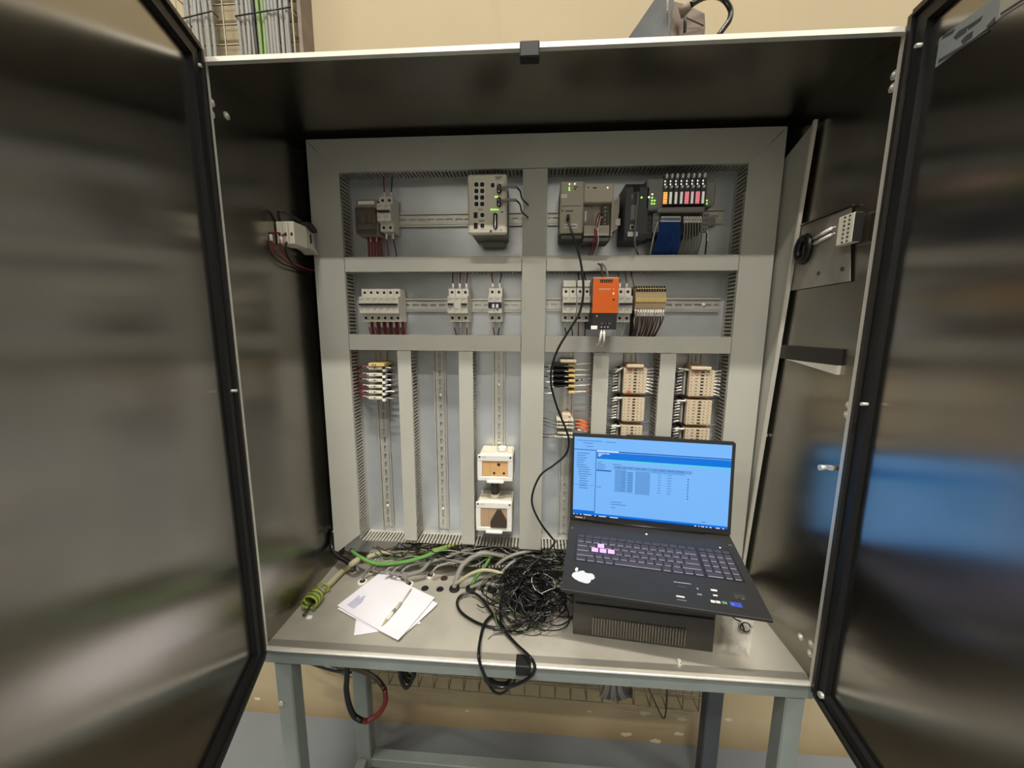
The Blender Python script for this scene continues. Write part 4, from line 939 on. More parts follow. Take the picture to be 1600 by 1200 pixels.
for r, (ws, y) in enumerate(zip(rows, KY)):
    tot = sum(ws); kx = .278 / tot; x = XL
    for i, w_ in enumerate(ws):
        hot = (r == 3 and i == 2) or (r == 2 and i in (1, 2, 3))
        if hot:
            xc = {(3, 2): -.116, (2, 1): -.1301, (2, 2): -.1111, (2, 3): -.0922}[(r, i)]
            key(xc - P*.48, xc + P*.48, y, .0068, 'key_purple')
        else: key(x, x + w_*kx, y, .0062 if r < 5 else .005)
        x += w_*kx
    nx = .1075
    for i in range(4):
        if r == 0 and i == 1: continue
        key(nx + i*.0178, nx + (i+1)*.0178 + (.0178 if r == 0 and i == 0 else 0), y, .0062 if r < 5 else .005)
def deck(u, v, w, h_, nm, m):
    c = lp(u, v); MB().box(c.x - w/2, c.x + w/2, c.y - h_/2, c.y + h_/2, .0002, .0006).build(nm, m, t)
# fruit-shaped logo sticker, lying on its side as the photo shows it
ap = [(-.0253, .000), (-.0235, .009), (-.0175, .0140), (-.011, .0165), (-.0075, .0195), (-.003, .0205), (.0005, .0215), (.003, .0165), (.007, .0150), (.012, .0150), (.018, .0160), (.0225, .0120), (.0245, .0035), (.021, -.002), (.0165, -.004), (.0155, -.0105), (.0105, -.0160), (.004, -.0165), (-.008, -.0135), (-.018, -.0080)]
c = lp(911.5, 902)
lg = MB().zprism([(c.x + x, c.y + y*.95 - .001) for x, y in ap], .0002, .0006).build('logo_sticker', 'sticker_logo', t, 'white fruit-shaped logo sticker')
c2 = lp(901, 890); MB().zprism([(c2.x + .0042*math.cos(a_*PI/6)*(.85), c2.y + .0062*math.sin(a_*PI/6) + .001*math.cos(a_*PI/6)) for a_ in range(12)], .0002, .0006).build('logo_leaf', 'sticker_logo', lg)
for (u, v, w, h_, m) in ((1063, 932.5, .016, .0035, 'white'), (1065, 938, .018, .0016, 'print_grey'), (1066, 911, .034, .0014, 'key_glow'), (1066, 917, .016, .006, 'key_black'), (1090, 920, .004, .005, 'print_grey'), (1093, 929, .009, .004, 'print_grey'), (1115.5, 922.5, .012, .0045, 'white'), (1117.5, 930.5, .008, .0035, 'white'), (1114, 940, .008, .006, 'white'), (1122, 941, .008, .006, 'cream'), (1132, 942, .009, .006, 'chip_green'), (1150, 945, .021, .011, 'chip_blue'), (1149, 944.5, .014, .0028, 'white'), (1156, 933, .020, .013, 'plc_dark'), (1158, 935, .010, .005, 'print_grey'), (894, 825, .006, .002, 'print_grey'), (1141, 852, .008, .0018, 'print_grey')):
    deck(u, v, w, h_, 'deck_sticker' if m not in ('key_glow', 'key_black') else 'deck_print', m)
c = lp(1010, 835); MB().cyl((c.x, c.y, .0003), (c.x, c.y, .001), .0022, 8).build('power_light', 'led_white', t)
c = lp(1125, 856); MB().cyl((c.x, c.y, .0003), (c.x, c.y, .001), .0016, 8).build('status_light', 'led_white', t)
hy, hz, LA = .2448, .001, .1758
lid = lambda a, s, n_: V((a, hy + math.sin(LA)*s + math.cos(LA)*n_, hz + math.cos(LA)*s - math.sin(LA)*n_))    # n_ < 0 towards the viewer
DW, DB = LW - .016, .0168; DH = DW*9/16
ld = MB().prism([(-LW/2, .004), (LW/2, .004), (LW/2, DB + DH + .0045), (LW/2 - .004, DB + DH + .0085), (.06, DB + DH + .0085), (.055, DB + DH + .0115), (-.055, DB + DH + .0115), (-.06, DB + DH + .0085), (-LW/2 + .004, DB + DH + .0085), (-LW/2, DB + DH + .0045)], lid, 0.0, .007).build('screen_lid', 'laptop_black', t)
MB().cyl(lid(-.14, 0, .004), lid(.14, 0, .004), .006, 10).build('hinge_bar', 'black_plastic', t)
sc = MB().prism([(-DW/2, DB), (DW/2, DB), (DW/2, DB + DH), (-DW/2, DB + DH)], lid, -.0006, 0).build('display', 'screen_sky', t, 'lit blue screen showing a window with a table')
pxl = 0
def ui(x0, x1, y0, y1, m, nm, lev=1):        # fractions of the screen, y from the top
    X = lambda f: -DW/2 + DW*f; Y = lambda f: DB + DH*(1 - f)
    return MB().prism([(X(x0), Y(y1)), (X(x1), Y(y1)), (X(x1), Y(y0)), (X(x0), Y(y0))], lid, -.0006 - .0003*lev, -.0006 - .0003*(lev-1)).build(nm, m, sc)
ui(0, .155, .155, .163, 'screen_deep', 'screen_line'); ui(.155, .30, .158, .175, 'screen_pale', 'screen_tab'); ui(.30, 1, .158, .170, 'screen_deep', 'screen_line')
ui(.155, 1, .178, .262, 'screen_blue', 'screen_banner'); ui(.155, 1, .262, .280, 'screen_teal', 'screen_line'); ui(.148, .153, .16, .955, 'screen_ink', 'screen_line')
ui(.155, .255, .40, .415, 'screen_deep', 'screen_selection'); ui(0, .14, .605, .613, 'screen_shade', 'screen_line')
ui(0, .15, .935, .965, 'screen_blue', 'screen_bar'); ui(.0, 1, .962, .985, 'screen_blue', 'screen_bar'); ui(0, 1, .985, 1.0, 'screen_task', 'screen_bar')
ui(.270, .77, .335, .375, 'screen_shade', 'screen_table_head')
for (a_, b_, y0, y1) in ((.28, .355, .38, .66), (.415, .51, .385, .67), (.36, .40, .40, .66), (.515, .73, .378, .392)): ui(a_, b_, y0, y1, 'screen_shade', 'screen_table_cell')
tx = MB()
def txt(x0, x1, y, h_=.006): 
    X = lambda f: -DW/2 + DW*f; Y = lambda f: DB + DH*(1 - f)
    tx.prism([(X(x0), Y(y + h_)), (X(x1), Y(y + h_)), (X(x1), Y(y)), (X(x0), Y(y))], lid, -.0014, -.0009)
for (x0, x1, y) in ((.02, .19, .04), (.06, .13, .07), (.21, .28, .045), (.08, .13, .11), (.26, .32, .315), (.26, .33, .79), (.26, .36, .82), (.26, .29, .86), (.16, .19, .30), (.16, .21, .325), (.16, .22, .35), (.16, .21, .375), (.16, .19, .615), (.84, .87, .93)): txt(x0, x1, y)
for k in range(16):
    i_ = .02 + .012*(k > 6) + .008*(k > 9); txt(i_, i_ + random.uniform(.04, .09), .20 + k*.0295, .007)
for k in range(8):
    for (x0, x1) in ((.325, .35), (.37, .395), (.56, .578), (.62, .645)): txt(x0, x1, .405 + k*.032, .005)
for (x0, x1) in ((.29, .315), (.335, .352), (.37, .392), (.42, .44), (.455, .475), (.53, .55), (.57, .60), (.62, .66), (.67, .72)): txt(x0, x1, .350, .007)
tx.build('screen_text', 'screen_ink', sc, kind='stuff')
tx = MB()
for k in range(8): txt(.745, .752, .43 + k*.034, .011)
tx.build('screen_text', 'screen_task', sc, kind='stuff')
tx = MB()
for (x0, x1, y) in ((.165, .21, .190), (.215, .24, .190), (.165, .19, .207), (.165, .18, .222)): txt(x0, x1, y, .008)
for (x0, x1) in ((.004, .014), (.028, .034), (.05, .06), (.075, .13), (.15, .16), (.18, .23), (.255, .31), (.80, .812), (.825, .832), (.842, .860), (.87, .88), (.892, .905), (.93, .955), (.97, .98)): txt(x0, x1, .987, .009)
tx.build('screen_text', 'screen_white', sc, kind='stuff')
bd = MB().prism([(-DW/2 + .004, .0045), (-DW/2 + .056, .0045), (-DW/2 + .058, .0075), (-DW/2 + .056, .0150), (-DW/2 + .004, .0150)], lid, -.0008, 0).build('bezel_sticker', 'socket_brown', t, 'small dark sticker with white print under the screen')
MB().prism([(-DW/2 + .007, .0090), (-DW/2 + .026, .0086), (-DW/2 + .026, .0108), (-DW/2 + .007, .0112)], lid, -.0011, -.0008).prism([(-DW/2 + .030, .0075), (-DW/2 + .031, .0075), (-DW/2 + .034, .0125), (-DW/2 + .033, .0125)], lid, -.0011, -.0008).build('sticker_print', 'white', bd)

# ------------------------------------------------------------------ papers and tester on the cabinet floor
def sheet(label, pts, z, th=.0006, curl=.004):
    q = [at(u, v, z=z) for u, v in pts]
    n = 8; vs = []; fs = []
    for s in (0, 1):
        for j in range(n+1):
            for i in range(n+1):
                a, b = i/n, j/n
                p = (q[0]*(1-a) + q[1]*a)*(1-b) + (q[3]*(1-a) + q[2]*a)*b
                p = p + V((0, 0, curl*(abs(a - .5)*2)**3*b*b + curl*.4*(abs(b - .5)*2)**3 + s*th)); vs.append(p)
    m = (n+1)**2
    for s in (0, 1): fs += [(s*m + j*(n+1) + i, s*m + j*(n+1) + i + 1, s*m + (j+1)*(n+1) + i + 1, s*m + (j+1)*(n+1) + i) for j in range(n) for i in range(n)]
    rim = [i for i in range(n+1)] + [j*(n+1) + n for j in range(1, n+1)] + [n*(n+1) + i for i in range(n-1, -1, -1)] + [j*(n+1) for j in range(n-1, 0, -1)]
    fs += [(rim[k], rim[(k+1) % len(rim)], m + rim[(k+1) % len(rim)], m + rim[k]) for k in range(len(rim))]
    o = MB().add(vs, fs).build('paper_sheet', 'paper')
    tag(o, label, 'paper', 'loose paper sheets on the cabinet floor')
    return o, q
sheet('white paper sheet at the bottom, its corner sticking out toward the front edge', ((560, 938), (606, 917), (658, 975), (553, 994)), .0008, curl=.001)
sheet('white paper sheet just under the top one, slightly turned', ((527, 952), (602, 890), (684, 945), (621, 1002)), .0035, curl=.002)
o, q = sheet('topmost white paper sheet with a block of blue print and a tester on it', ((527, 947), (597, 893), (679, 936), (622, 1003)), .0065, curl=.003)
pm = MB()
for k in range(7):
    p0 = q[0]*.97 + q[1]*.03 + (q[3] - q[0])*(.10 + .018*k); d = (q[1] - q[0])
    p0 = p0 + d*.06 + V((0, 0, .0018)); p1 = p0 + d*random.uniform(.18, .30); w_ = (q[3]-q[0]).normalized()*.0012
    pm.add([p0, p1, p1 + w_, p0 + w_, p0 + V((0,0,.0002)), p1 + V((0,0,.0002)), p1 + w_ + V((0,0,.0002)), p0 + w_ + V((0,0,.0002))], [(0,3,2,1),(4,5,6,7),(0,1,5,4),(1,2,6,5),(2,3,7,6),(3,0,4,7)])
po = pm.build('print_lines', 'print_blue', None); po.location -= o.location; po.parent = o
a = at(596, 978, z=.012); b = at(626, 942, z=.014); c = at(642.5, 920, z=.014); m_ = a*.75 + b*.25
t = thing('test_screwdriver', 'slim screwdriver with a cream handle lying on the top paper', 'screwdriver', (a + b)/2)
MB().cyl(m_, b, .0038, 10).ball(b, .0038, 8).build('handle', 'cream', t)
MB().cyl(m_, a, .0036, 10, .0008).build('handle_tip', 'terminal_beige', t)
MB().cyl(b, c, .0014, 8).build('blade', 'zinc', t)
MB().cyl(m_*.6 + b*.4, m_*.4 + b*.6, .0041, 10).build('clip_ring', 'print_grey', t)

# ------------------------------------------------------------------ holes, glands and cables through the cabinet floor
def gland(label, u, v, m='gland_white', r=.0135, hole=True):
    c = at(u, v, z=0); r *= 1.15
    t = thing('cable_gland', label, 'gland', (c.x, c.y, 0), 'cable glands in the cabinet floor')
    MB().cyl((c.x, c.y, .0003), (c.x, c.y, .006), r, 16, r*.92).build('ring', m, t)
    MB().cyl((c.x, c.y, .006), (c.x, c.y, .0066), r*.55, 14).build('opening', 'hole_dark', t)
    return c
G = {}
for k, (lab, u, v, m, r) in enumerate((('white gland left of the papers by the thick black cable', 566.5, 911, 'gland_white', .0125), ('white gland behind the right edge of the top paper', 638.5, 915, 'gland_white', .0125), ('white gland behind the dark floor holes', 672.5, 901, 'gland_white', .012),
                                    ('small cream gland peeking out left behind the papers', 580, 896, 'gland_white', .008), ('cream gland hidden behind the tip of the papers', 610, 904, 'gland_white', .009), ('cream gland behind papers between the grey cables', 625, 903, 'gland_white', .009),
                                    ('metal gland around the thick black cable at left', 553, 893, 'zinc', .013), ('black rubber gland with a thick grey cable', 710, 921, 'rubber', .013), ('black rubber gland with a green cable', 735.5, 921, 'rubber', .013), ('black rubber gland at the edge of the black wire heap', 769, 923, 'rubber', .012))):
    G[k] = gland(lab, u, v, m, r)
for (lab, u, v) in (('round black plug in the floor, left of two', 664, 919.5), ('round black plug in the floor, right of two', 687.5, 921), ('round brown plug in the floor behind the two black ones', 694, 904)):
    c = at(u, v, z=0); tag(MB().cyl((c.x, c.y, .0002), (c.x, c.y, .0022), .0105, 18, .0095).build('blanking_plug', 'rubber' if 'black' in lab.split()[1] else 'socket_brown'), lab, 'plug', 'blanking plugs in the cabinet floor')
def cable(label, pts, r, m, n=8, grp=None, name='cable'):
    o = MB().tube(pts, r, n, 5).build(name, m); return tag(o, label, 'cable', grp)
A = at
cable('thick black cable bending down into a metal gland in the left corner', [A(521, 828, y=.285), A(518, 852, y=.27), A(528, 868, y=.25), A(541, 876, y=.238), A(551, 884, y=.232), V((G[6].x, G[6].y, .006))], .0078, 'black_gloss', 10)
cable('bright green cable draped across the lidless bottom duct', [A(548, 859, y=.275), A(559, 868, y=.252), A(579, 878, y=.240), A(600, 881, y=.238), A(631, 878, y=.240), A(661, 870, y=.244), A(683, 861, y=.252), A(702, 854, y=.275), A(722, 848, y=.30)], .0052, 'cable_green')
cable('yellow-green cable inside the bottom duct behind the bright green one', [A(640, 866, y=.285), A(672, 861, y=.272), A(690, 856, y=.266), A(712, 850, y=.285)], .0048, 'earth_yellow')
cable('green cable dropping from the duct into a floor gland', [A(766, 853, y=.29), A(767, 868, y=.262), A(758, 884, y=.25), A(747, 898, y=.244), A(740, 908, y=.236), V((G[8].x, G[8].y, .006))], .0046, 'cable_green')
cable('thick grey cable arching from a black gland into the bottom duct', [V((G[7].x, G[7].y, .006)), A(713, 905, y=.222), A(721, 886, y=.236), A(733, 874, y=.246), A(747, 866, y=.254), A(763, 864, y=.262), A(790, 869, y=.27), A(815, 874, y=.28)], .0072, 'cable_grey', 10)
cable('pale grey cable arching over the black wire heap', [A(712, 912, y=.214), A(722, 905, y=.208), A(735, 897, y=.206), A(752, 891, y=.206), A(770, 892, y=.206), A(789, 898, y=.202), A(803, 906, y=.196), A(818, 915, y=.20)], .0046, 'cable_beige')
cable('pale grey cable with a cream end lying over the black wires', [V((G[8].x, G[8].y, .006)), A(745, 914, y=.215), A(761, 911, y=.20), A(780, 917, y=.184), A(794, 926, y=.17), A(808, 935, y=.156)], .0046, 'cable_grey')
tag(MB().cyl(A(807, 934.5, y=.157), A(820, 941, y=.147), .006, 10).build('cable_end', 'cream'), 'cream cable end cap poking from the black wires', 'cable end')
cable('grey cable crossing from the duct toward the middle column', [A(775, 884, y=.24), A(788, 874, y=.245), A(803, 867, y=.25), A(822, 862, y=.26), A(845, 858, y=.28)], .0048, 'cable_grey')
cable('grey cable beside the heap rising behind the middle column', [V((G[9].x, G[9].y, .006)), A(772, 914, y=.216), A(783, 896, y=.228), A(796, 882, y=.24), A(812, 872, y=.26), A(830, 866, y=.29)], .0042, 'cable_grey')
cable('thick pale cable lying along the bottom duct at its left end', [A(574, 871, y=.268), A(588, 866, y=.275), A(605, 863, y=.28), A(640, 868, y=.285), A(680, 872, y=.285), A(715, 876, y=.29)], .0068, 'cable_beige')
gc = 'thin grey cables from the glands behind the papers'
lab = 'thin grey cable looping from a gland behind the papers into the bottom duct'
for k, pts in enumerate((
    [V((G[0].x, G[0].y, .006)), A(569, 899, y=.228), A(576, 887, y=.238), A(588, 880, y=.25), A(606, 873, y=.275)],
    [V((G[3].x, G[3].y, .006)), A(583, 888, y=.24), A(592, 880, y=.25), A(612, 876, y=.262), A(640, 870, y=.285)],
    [A(601, 897, y=.222), A(606, 889, y=.232), A(618, 884, y=.243), A(636, 879, y=.25), A(655, 872, y=.28)],
    [A(603, 890, y=.230), A(614, 896, y=.224), A(632, 899, y=.222), A(650, 896, y=.226), A(663, 889, y=.234), A(671, 879, y=.246), A(676, 870, y=.28)],
    [V((G[4].x, G[4].y, .006)), A(613, 895, y=.226), A(622, 886, y=.24), A(640, 880, y=.25), A(668, 874, y=.27)],
    [V((G[5].x, G[5].y, .006)), A(628, 893, y=.227), A(637, 885, y=.242), A(655, 880, y=.25), A(690, 876, y=.275)],
    [V((G[1].x, G[1].y, .006)), A(634, 904, y=.214), A(640, 896, y=.225), A(657, 891, y=.235), A(668, 880, y=.25), A(674, 868, y=.285)],
    [V((G[2].x, G[2].y, .006)), A(676, 893, y=.232), A(684, 885, y=.24), A(700, 880, y=.25), A(730, 873, y=.275)])):
    p0, p1 = pts[-1], pts[0]
    cable(('grey cable from the leftmost white gland beside the papers', 'grey cable from the small cream gland left behind the papers', 'thin grey cable rising from the left back edge of the papers', 'thin grey cable sagging in a long low arc behind the papers', 'thin grey cable from the gland at the paper tip', 'thin grey cable between the paper tip and the right white gland', 'thin grey cable from the white gland behind the right edge of paper', 'thin grey cable from the white gland behind the floor holes')[k], pts, .0033, 'cable_grey' if k % 3 else 'wire_grey', 7, gc)
for k, pts in enumerate(([A(655, 884, y=.255), A(690, 874, y=.26), A(725, 866, y=.27), A(760, 860, y=.28)], [A(676, 877, y=.252), A(705, 868, y=.26), A(733, 857, y=.27), A(752, 850, y=.29)], [A(690, 882, y=.252), A(722, 878, y=.258), A(745, 872, y=.27), A(770, 866, y=.285)])):
    cable(('long grey cable lying in the bottom duct beside the bright green one', 'upper long grey cable slanting out of the bottom duct right of the green one', 'lower long grey cable in the bottom duct near the thick arching one')[k], pts, .0036, 'cable_grey', 7, 'long grey cables lying in the bottom duct')
# earth lead: pale sheathed cable with a green and yellow wire wound round its end
t = thing('sheathed_cable', 'pale sheathed cable lying on the left floor with a green-yellow wire wound around its end', 'cable', A(520, 910, z=0))
path = [A(560, 874, y=.245), A(550, 881, y=.228), A(540, 889, z=.012), A(530, 897, z=.011), A(519, 908, z=.011), A(505, 921, z=.011)]
MB().tube(path, .0088, 10, 4).build('sheath', 'cable_beige', t)
e0 = A(505, 921, z=.011); e1 = A(478, 955, z=.009); ax = (e1 - e0).normalized(); sd = ax.cross(V((0, 0, 1))).normalized()
MB().cyl(e0, e0 + ax*.03, .0095, 10, .008).build('core_boot', 'cable_beige', t)
for k in range(3): MB().tube([e0 + ax*.02 + sd*(.006*(k-1)), e0 + ax*.05 + sd*(.009*(k-1)), e0 + ax*(.070 + .018*(k == 1)) + sd*(.014*(k-1)) + V((0, 0, -.003))], .0035, 7).build('core', ('earth_green', 'socket_brown', 'earth_green')[k], t)
for k, (m, r) in enumerate((('earth_green', .019), ('earth_yellow', .020), ('earth_green', .018), ('earth_yellow', .019))):
    cc = e0 + ax*(.026 + .007*k) + V((0, 0, .010))
    MB().tube([cc + sd*math.cos(a_*PI/5 + k)*r + V((0, 0, 1))*math.sin(a_*PI/5 + k)*r*.75 + ax*a_*.0012 for a_ in range(18)], .0026, 6, 3).build('earth_wire', m, t, 'green and yellow wire')
cc = e0 + V((0, 0, .006)); MB().tube([cc + sd*math.cos(a_*PI/6)*.017 + V((0, 0, 1))*math.sin(a_*PI/6)*.013 for a_ in range(13)], .0024, 6, 3).build('earth_wire', 'earth_yellow', t)
p = A(484, 964, z=.003); tag(MB().cbox(p.x - .007, p.x + .006, p.y - .006, p.y + .005, 0, .004, .001).build('white_scrap', 'white'), 'small white scrap on the floor below the wound wire end', 'scrap')

# wires: heap of thin black wires beside the laptop, and fill of the lidless duct (nobody could count these)
R = random.Random(5)
def heap(cnt, c, s, m, name, label, r, seed, tall=1.0):
    R = random.Random(seed); mb = MB()
    for _ in range(cnt):
        th = R.uniform(0, 2*PI); k = R.uniform(.35, 1.0); ph = R.uniform(2.2, 6.5); rad = R.uniform(.35, .95); P = []
        ecc = R.uniform(.5, 1.0); rot = R.uniform(0, PI); lift = R.uniform(.05, 1.0)
        cx, cy = R.gauss(0, .30), R.gauss(0, .30); til = R.uniform(-.5, .5)
        nn = 9
        for i in range(nn):
            a = th + ph*i/(nn-1); x = rad*math.cos(a); y = rad*ecc*math.sin(a)
            X = (x*math.cos(rot) - y*math.sin(rot))*.6 + cx; Y = (x*math.sin(rot) + y*math.cos(rot))*.6 + cy
            d = min(1.2, math.hypot(X, Y)); z = max(.0, lift*(1.1 - d*d*.75) + til*x*.4 + R.uniform(-.08, .08))
            P.append((c[0] + X*s[0], c[1] + Y*s[1], max(r*1.1, c[2] + z*s[2])))
        mb.tube(P, r, 5, 3)
    o = mb.build(name, m); return tag(o, label, 'wires', kind='stuff')
hc = (.598, .170, .004); hs = (.120, .105, .085)
heap(135, hc, hs, 'black_gloss', 'wire_tangle', 'heap of tangled thin black wires between papers and laptop', .0014, 21)
heap(4, hc, hs, 'wire_white', 'wire_tangle', 'pale strands woven into the black wire heap', .0008, 22)
heap(6, hc, hs, 'earth_green', 'wire_tangle', 'green strands woven into the black wire heap', .0012, 23)
def ductfill(cnt, m, label, seed, r):
    R = random.Random(seed); mb = MB()
    for _ in range(cnt):
        x = R.uniform(.13, .85); L_ = R.uniform(.06, .28); P = []; z = R.uniform(.05, .085); y = R.uniform(.262, .300)
        n = 6; out = R.random() < .35
        for i in range(n):
            P.append((min(1.09, x + L_*i/(n-1) + R.uniform(-.01, .01)), y + R.uniform(-.01, .008) - (.018*math.sin(PI*i/(n-1)) if out else 0), max(.046, min(.104, z + R.uniform(-.018, .018)))))
        mb.tube(P, r, 5, 3)
    return tag(mb.build('duct_wires', m), label, 'wires', kind='stuff')
ductfill(110, 'black_gloss', 'thin black wires filling the lidless bottom duct', 31, .0014)
ductfill(26, 'cable_grey', 'thin grey wires filling the lidless bottom duct', 32, .0017)
ductfill(16, 'earth_green', 'green-yellow wires among those in the lidless bottom duct', 33, .0016)

# black leads: programming lead from the controller, looped power cord
PY = .205
cable('long thin black lead hanging from the controller down to the wire heap', [pp(250, 668, .198), A(893, 362, y=.188), A(900, 383, y=.19), A(907, 408, y=.19), A(911, 438, y=.186), A(911, 463, y=.185), A(905, 490, y=.185), A(890, 515, y=.188), A(872, 545, y=.195), A(862, 575, y=.20), A(861, 600, y=.20), A(866, 622, y=.20), A(874, 646, y=.205), A(884, 670, y=.212), A(889, 690, y=.215), A(884, 710, y=.215), A(865, 727, y=.21), A(845, 742, y=.205), A(833, 768, y=.20), A(832, 790, y=.20), A(845, 818, y=.20), A(862, 840, y=.20), A(867, 847, y=.195), A(855, 862, y=.185), A(838, 876, y=.175), A(820, 892, y=.16)], .0027, 'wire_black')
def zb(x, y, z): return at(640 + x/4.284, 820 + y/4.284, z=z)
def yb(x, y, Y): return at(640 + x/4.284, 820 + y/4.284, y=Y)
cable('black power cord looping on the floor and hanging over the front edge', [zb(1010, 560, .03), zb(900, 600, .012), zb(820, 640, .01), zb(740, 668, .008), zb(640, 690, .006), zb(540, 685, .006), zb(440, 650, .006), zb(350, 590, .007), zb(318, 530, .009), zb(332, 485, .012), zb(380, 458, .016), zb(430, 458, .018), zb(480, 492, .018), zb(530, 560, .016), zb(580, 630, .015), zb(640, 715, .013), zb(720, 805, .010), yb(800, 880, -.0185), yb(838, 945, -.021), yb(815, 1010, -.022), yb(725, 1066, -.023), yb(620, 1088, -.023), yb(530, 1050, -.023), yb(482, 960, -.022), yb(462, 868, -.0185), zb(474, 760, .010), zb(502, 660, .011), zb(560, 602, .014), zb(640, 576, .018), zb(740, 575, .02), zb(830, 545, .025)], .0036, 'black_gloss', 9)
cable('black cord running from the front loop up into the wire heap', [zb(650, 705, .019), zb(612, 650, .017), zb(603, 580, .018), zb(612, 500, .025), zb(648, 430, .05), zb(656, 360, .07), zb(640, 300, .075)], .0026, 'black_gloss')
cable('short black cord curving behind the looped cord', [zb(560, 700, .020), zb(640, 705, .0165), zb(720, 722, .006), zb(780, 710, .006), zb(815, 670, .02), zb(860, 620, .022), zb(960, 570, .032)], .0034, 'black_gloss')
cable('thin grey wire end lying beside the looped cord', [zb(525, 765, .003), zb(550, 740, .003), zb(600, 722, .004), zb(635, 712, .0022)], .0012, 'wire_grey', 6)
cable('thin pale wire loop on the floor left of the power unit', [zb(690, 700, .0016), zb(780, 735, .0016), zb(850, 740, .0016), zb(882, 718, .0016), zb(850, 690, .0016), zb(800, 680, .003)], .0011, 'wire_brown', 6)
R = random.Random(9); fo = MB()
for (x, y) in ((360, 490), (385, 480), (410, 483), (435, 478), (480, 460), (510, 462), (540, 470), (570, 488), (590, 505), (600, 530)):
    p = zb(x, y, 0); fo.ball((p.x, p.y, .002), .0042, 6, (1.2, .6, .55))
tag(fo.build('sealant_crumbs', 'foil'), 'ragged pale sealant crumbs around a floor hole under the cord loop', 'sealant', kind='stuff')

# small floor items right of the power unit
p = A(1061, 1037, z=0); t = thing('bolt', 'small hex bolt standing on the floor near the front edge', 'bolt', p)
MB().cyl(p + V((0, 0, .0002)), p + V((0, 0, .003)), .006, 12).build('washer', 'zinc', t); MB().cyl(p + V((0, 0, .003)), p + V((0, 0, .009)), .0045, 6).build('head', 'steel_bright', t)
c = A(1150, 1000, z=.0); R = random.Random(4)
n = 8; vs = []
for s in (0, 1):
    for j in range(n+1):
        for i in range(n+1):
            u = 1128 + 50*i/n - 8*j/n; v = 962 + 66*j/n
            q = A(u, v, z=.001); vs.append(q + V((0, 0, (.004 + .022*(1 - j/n)*math.sin(PI*i/n) + R.uniform(0, .013)) * (1 if s else .5))))
m = (n+1)**2; fs = []
for s in (0, 1): fs += [(s*m + j*(n+1) + i, s*m + j*(n+1) + i + 1, s*m + (j+1)*(n+1) + i + 1, s*m + (j+1)*(n+1) + i) for j in range(n) for i in range(n)]
tag(MB().add(vs, fs).build('plastic_bag', 'clear_bag'), 'crumpled clear plastic bag on the floor right of the power unit', 'plastic bag')
t = thing('wire_coil', 'small coil of pale and dark wire at the plastic bag under the laptop corner', 'wire', A(1166, 985, z=0))
for k in range(4):
    cc = A(1165, 980, z=.022 + .004*k); r = .016 - .0015*k
    MB().tube([cc + V((math.cos(a_*PI/6)*r, .3*math.sin(a_*PI/6)*r, math.sin(a_*PI/6)*r*.8)) for a_ in range(12)], .0016, 6, 3).build('wire', ('wire_white', 'wire_grey', 'wire_white', 'black_gloss')[k], t)
MB().tube([A(1140, 960, z=.04), A(1150, 968, z=.035), A(1158, 972, z=.034), A(1163, 985, z=.02)], .0022, 6).build('wire', 'black_gloss', t)

# ------------------------------------------------------------------ above: vertical cable tray and box on the cabinet top
ty = .405
t = thing('cable_tray', 'vertical wire cable tray on the wall at the upper left, full of grey cables', 'cable tray', (-.24, WY, FL))
xl, xr = -.385, -.055
zt2, zb3 = 1.95, -.33
for k in range(7):
    x = xl + (xr - xl)*k/6; MB().tube([(x, ty + .0025, zb3), (x, ty + .0025, zt2)], .0022, 6, 1).build('long_wire', 'wire_tray', t)
for k in range(46):
    z = zb3 + .05*k - .01
    MB().tube([(xl, ty - .028, z), (xl, ty + .0065, z), (xr, ty + .0065, z), (xr, ty - .028, z)], .0022, 6, 1).build('cross_wire', 'wire_tray', t)
for x in (xl, xr): MB().tube([(x, ty - .028, zb3), (x, ty - .028, zt2)], .0022, 6, 1).build('long_wire', 'wire_tray', t)
MB().box(xr + .004, xr + .014, ty - .012, WY - .001, 1.30, zt2).build('side_post', 'device_brown', t)
R = random.Random(2); xs = []
x = -.375
while x < -.290: xs.append(x); x += .0108
x = -.218
while x < -.070: xs.append(x); x += .0108
for k, x in enumerate(xs):
    m = 'cable_olive' if 13 <= k <= 14 else ('wire_black' if k == 12 else R.choice(('cable_dull', 'cable_dull', 'print_grey', 'wire_grey')))
    P = [(x + R.uniform(-.003, .003), ty - .006 - R.uniform(0, .008), zb3 + (zt2 - zb3)*i/11) for i in range(12)]
    od = ('first', 'second', 'third', 'fourth', 'fifth', 'sixth', 'seventh', 'eighth', 'ninth', 'tenth', 'eleventh', 'twelfth', 'thirteenth', 'fourteenth', 'fifteenth')
    cl = 'black' if m == 'wire_black' else 'green' if m == 'cable_olive' else 'grey'
    tag(MB().tube(P, .0050, 7, 3).build('tray_cable', m), '%s cable in the wall tray, %s from left of its %s bundle' % (cl, od[k if k < 8 else k - 8], 'left' if k < 8 else 'right'), 'cable', 'cables running up the vertical wall tray')
for (xa, xb) in ((-.380, -.288), (-.222, -.062)): MB().tube([(xa, ty + .000, 1.560), (xa, ty - .021, 1.560), (xb, ty - .021, 1.575), (xb, ty + .0, 1.575)], .0018, 6, 1).build('tie', 'wire_black', t)
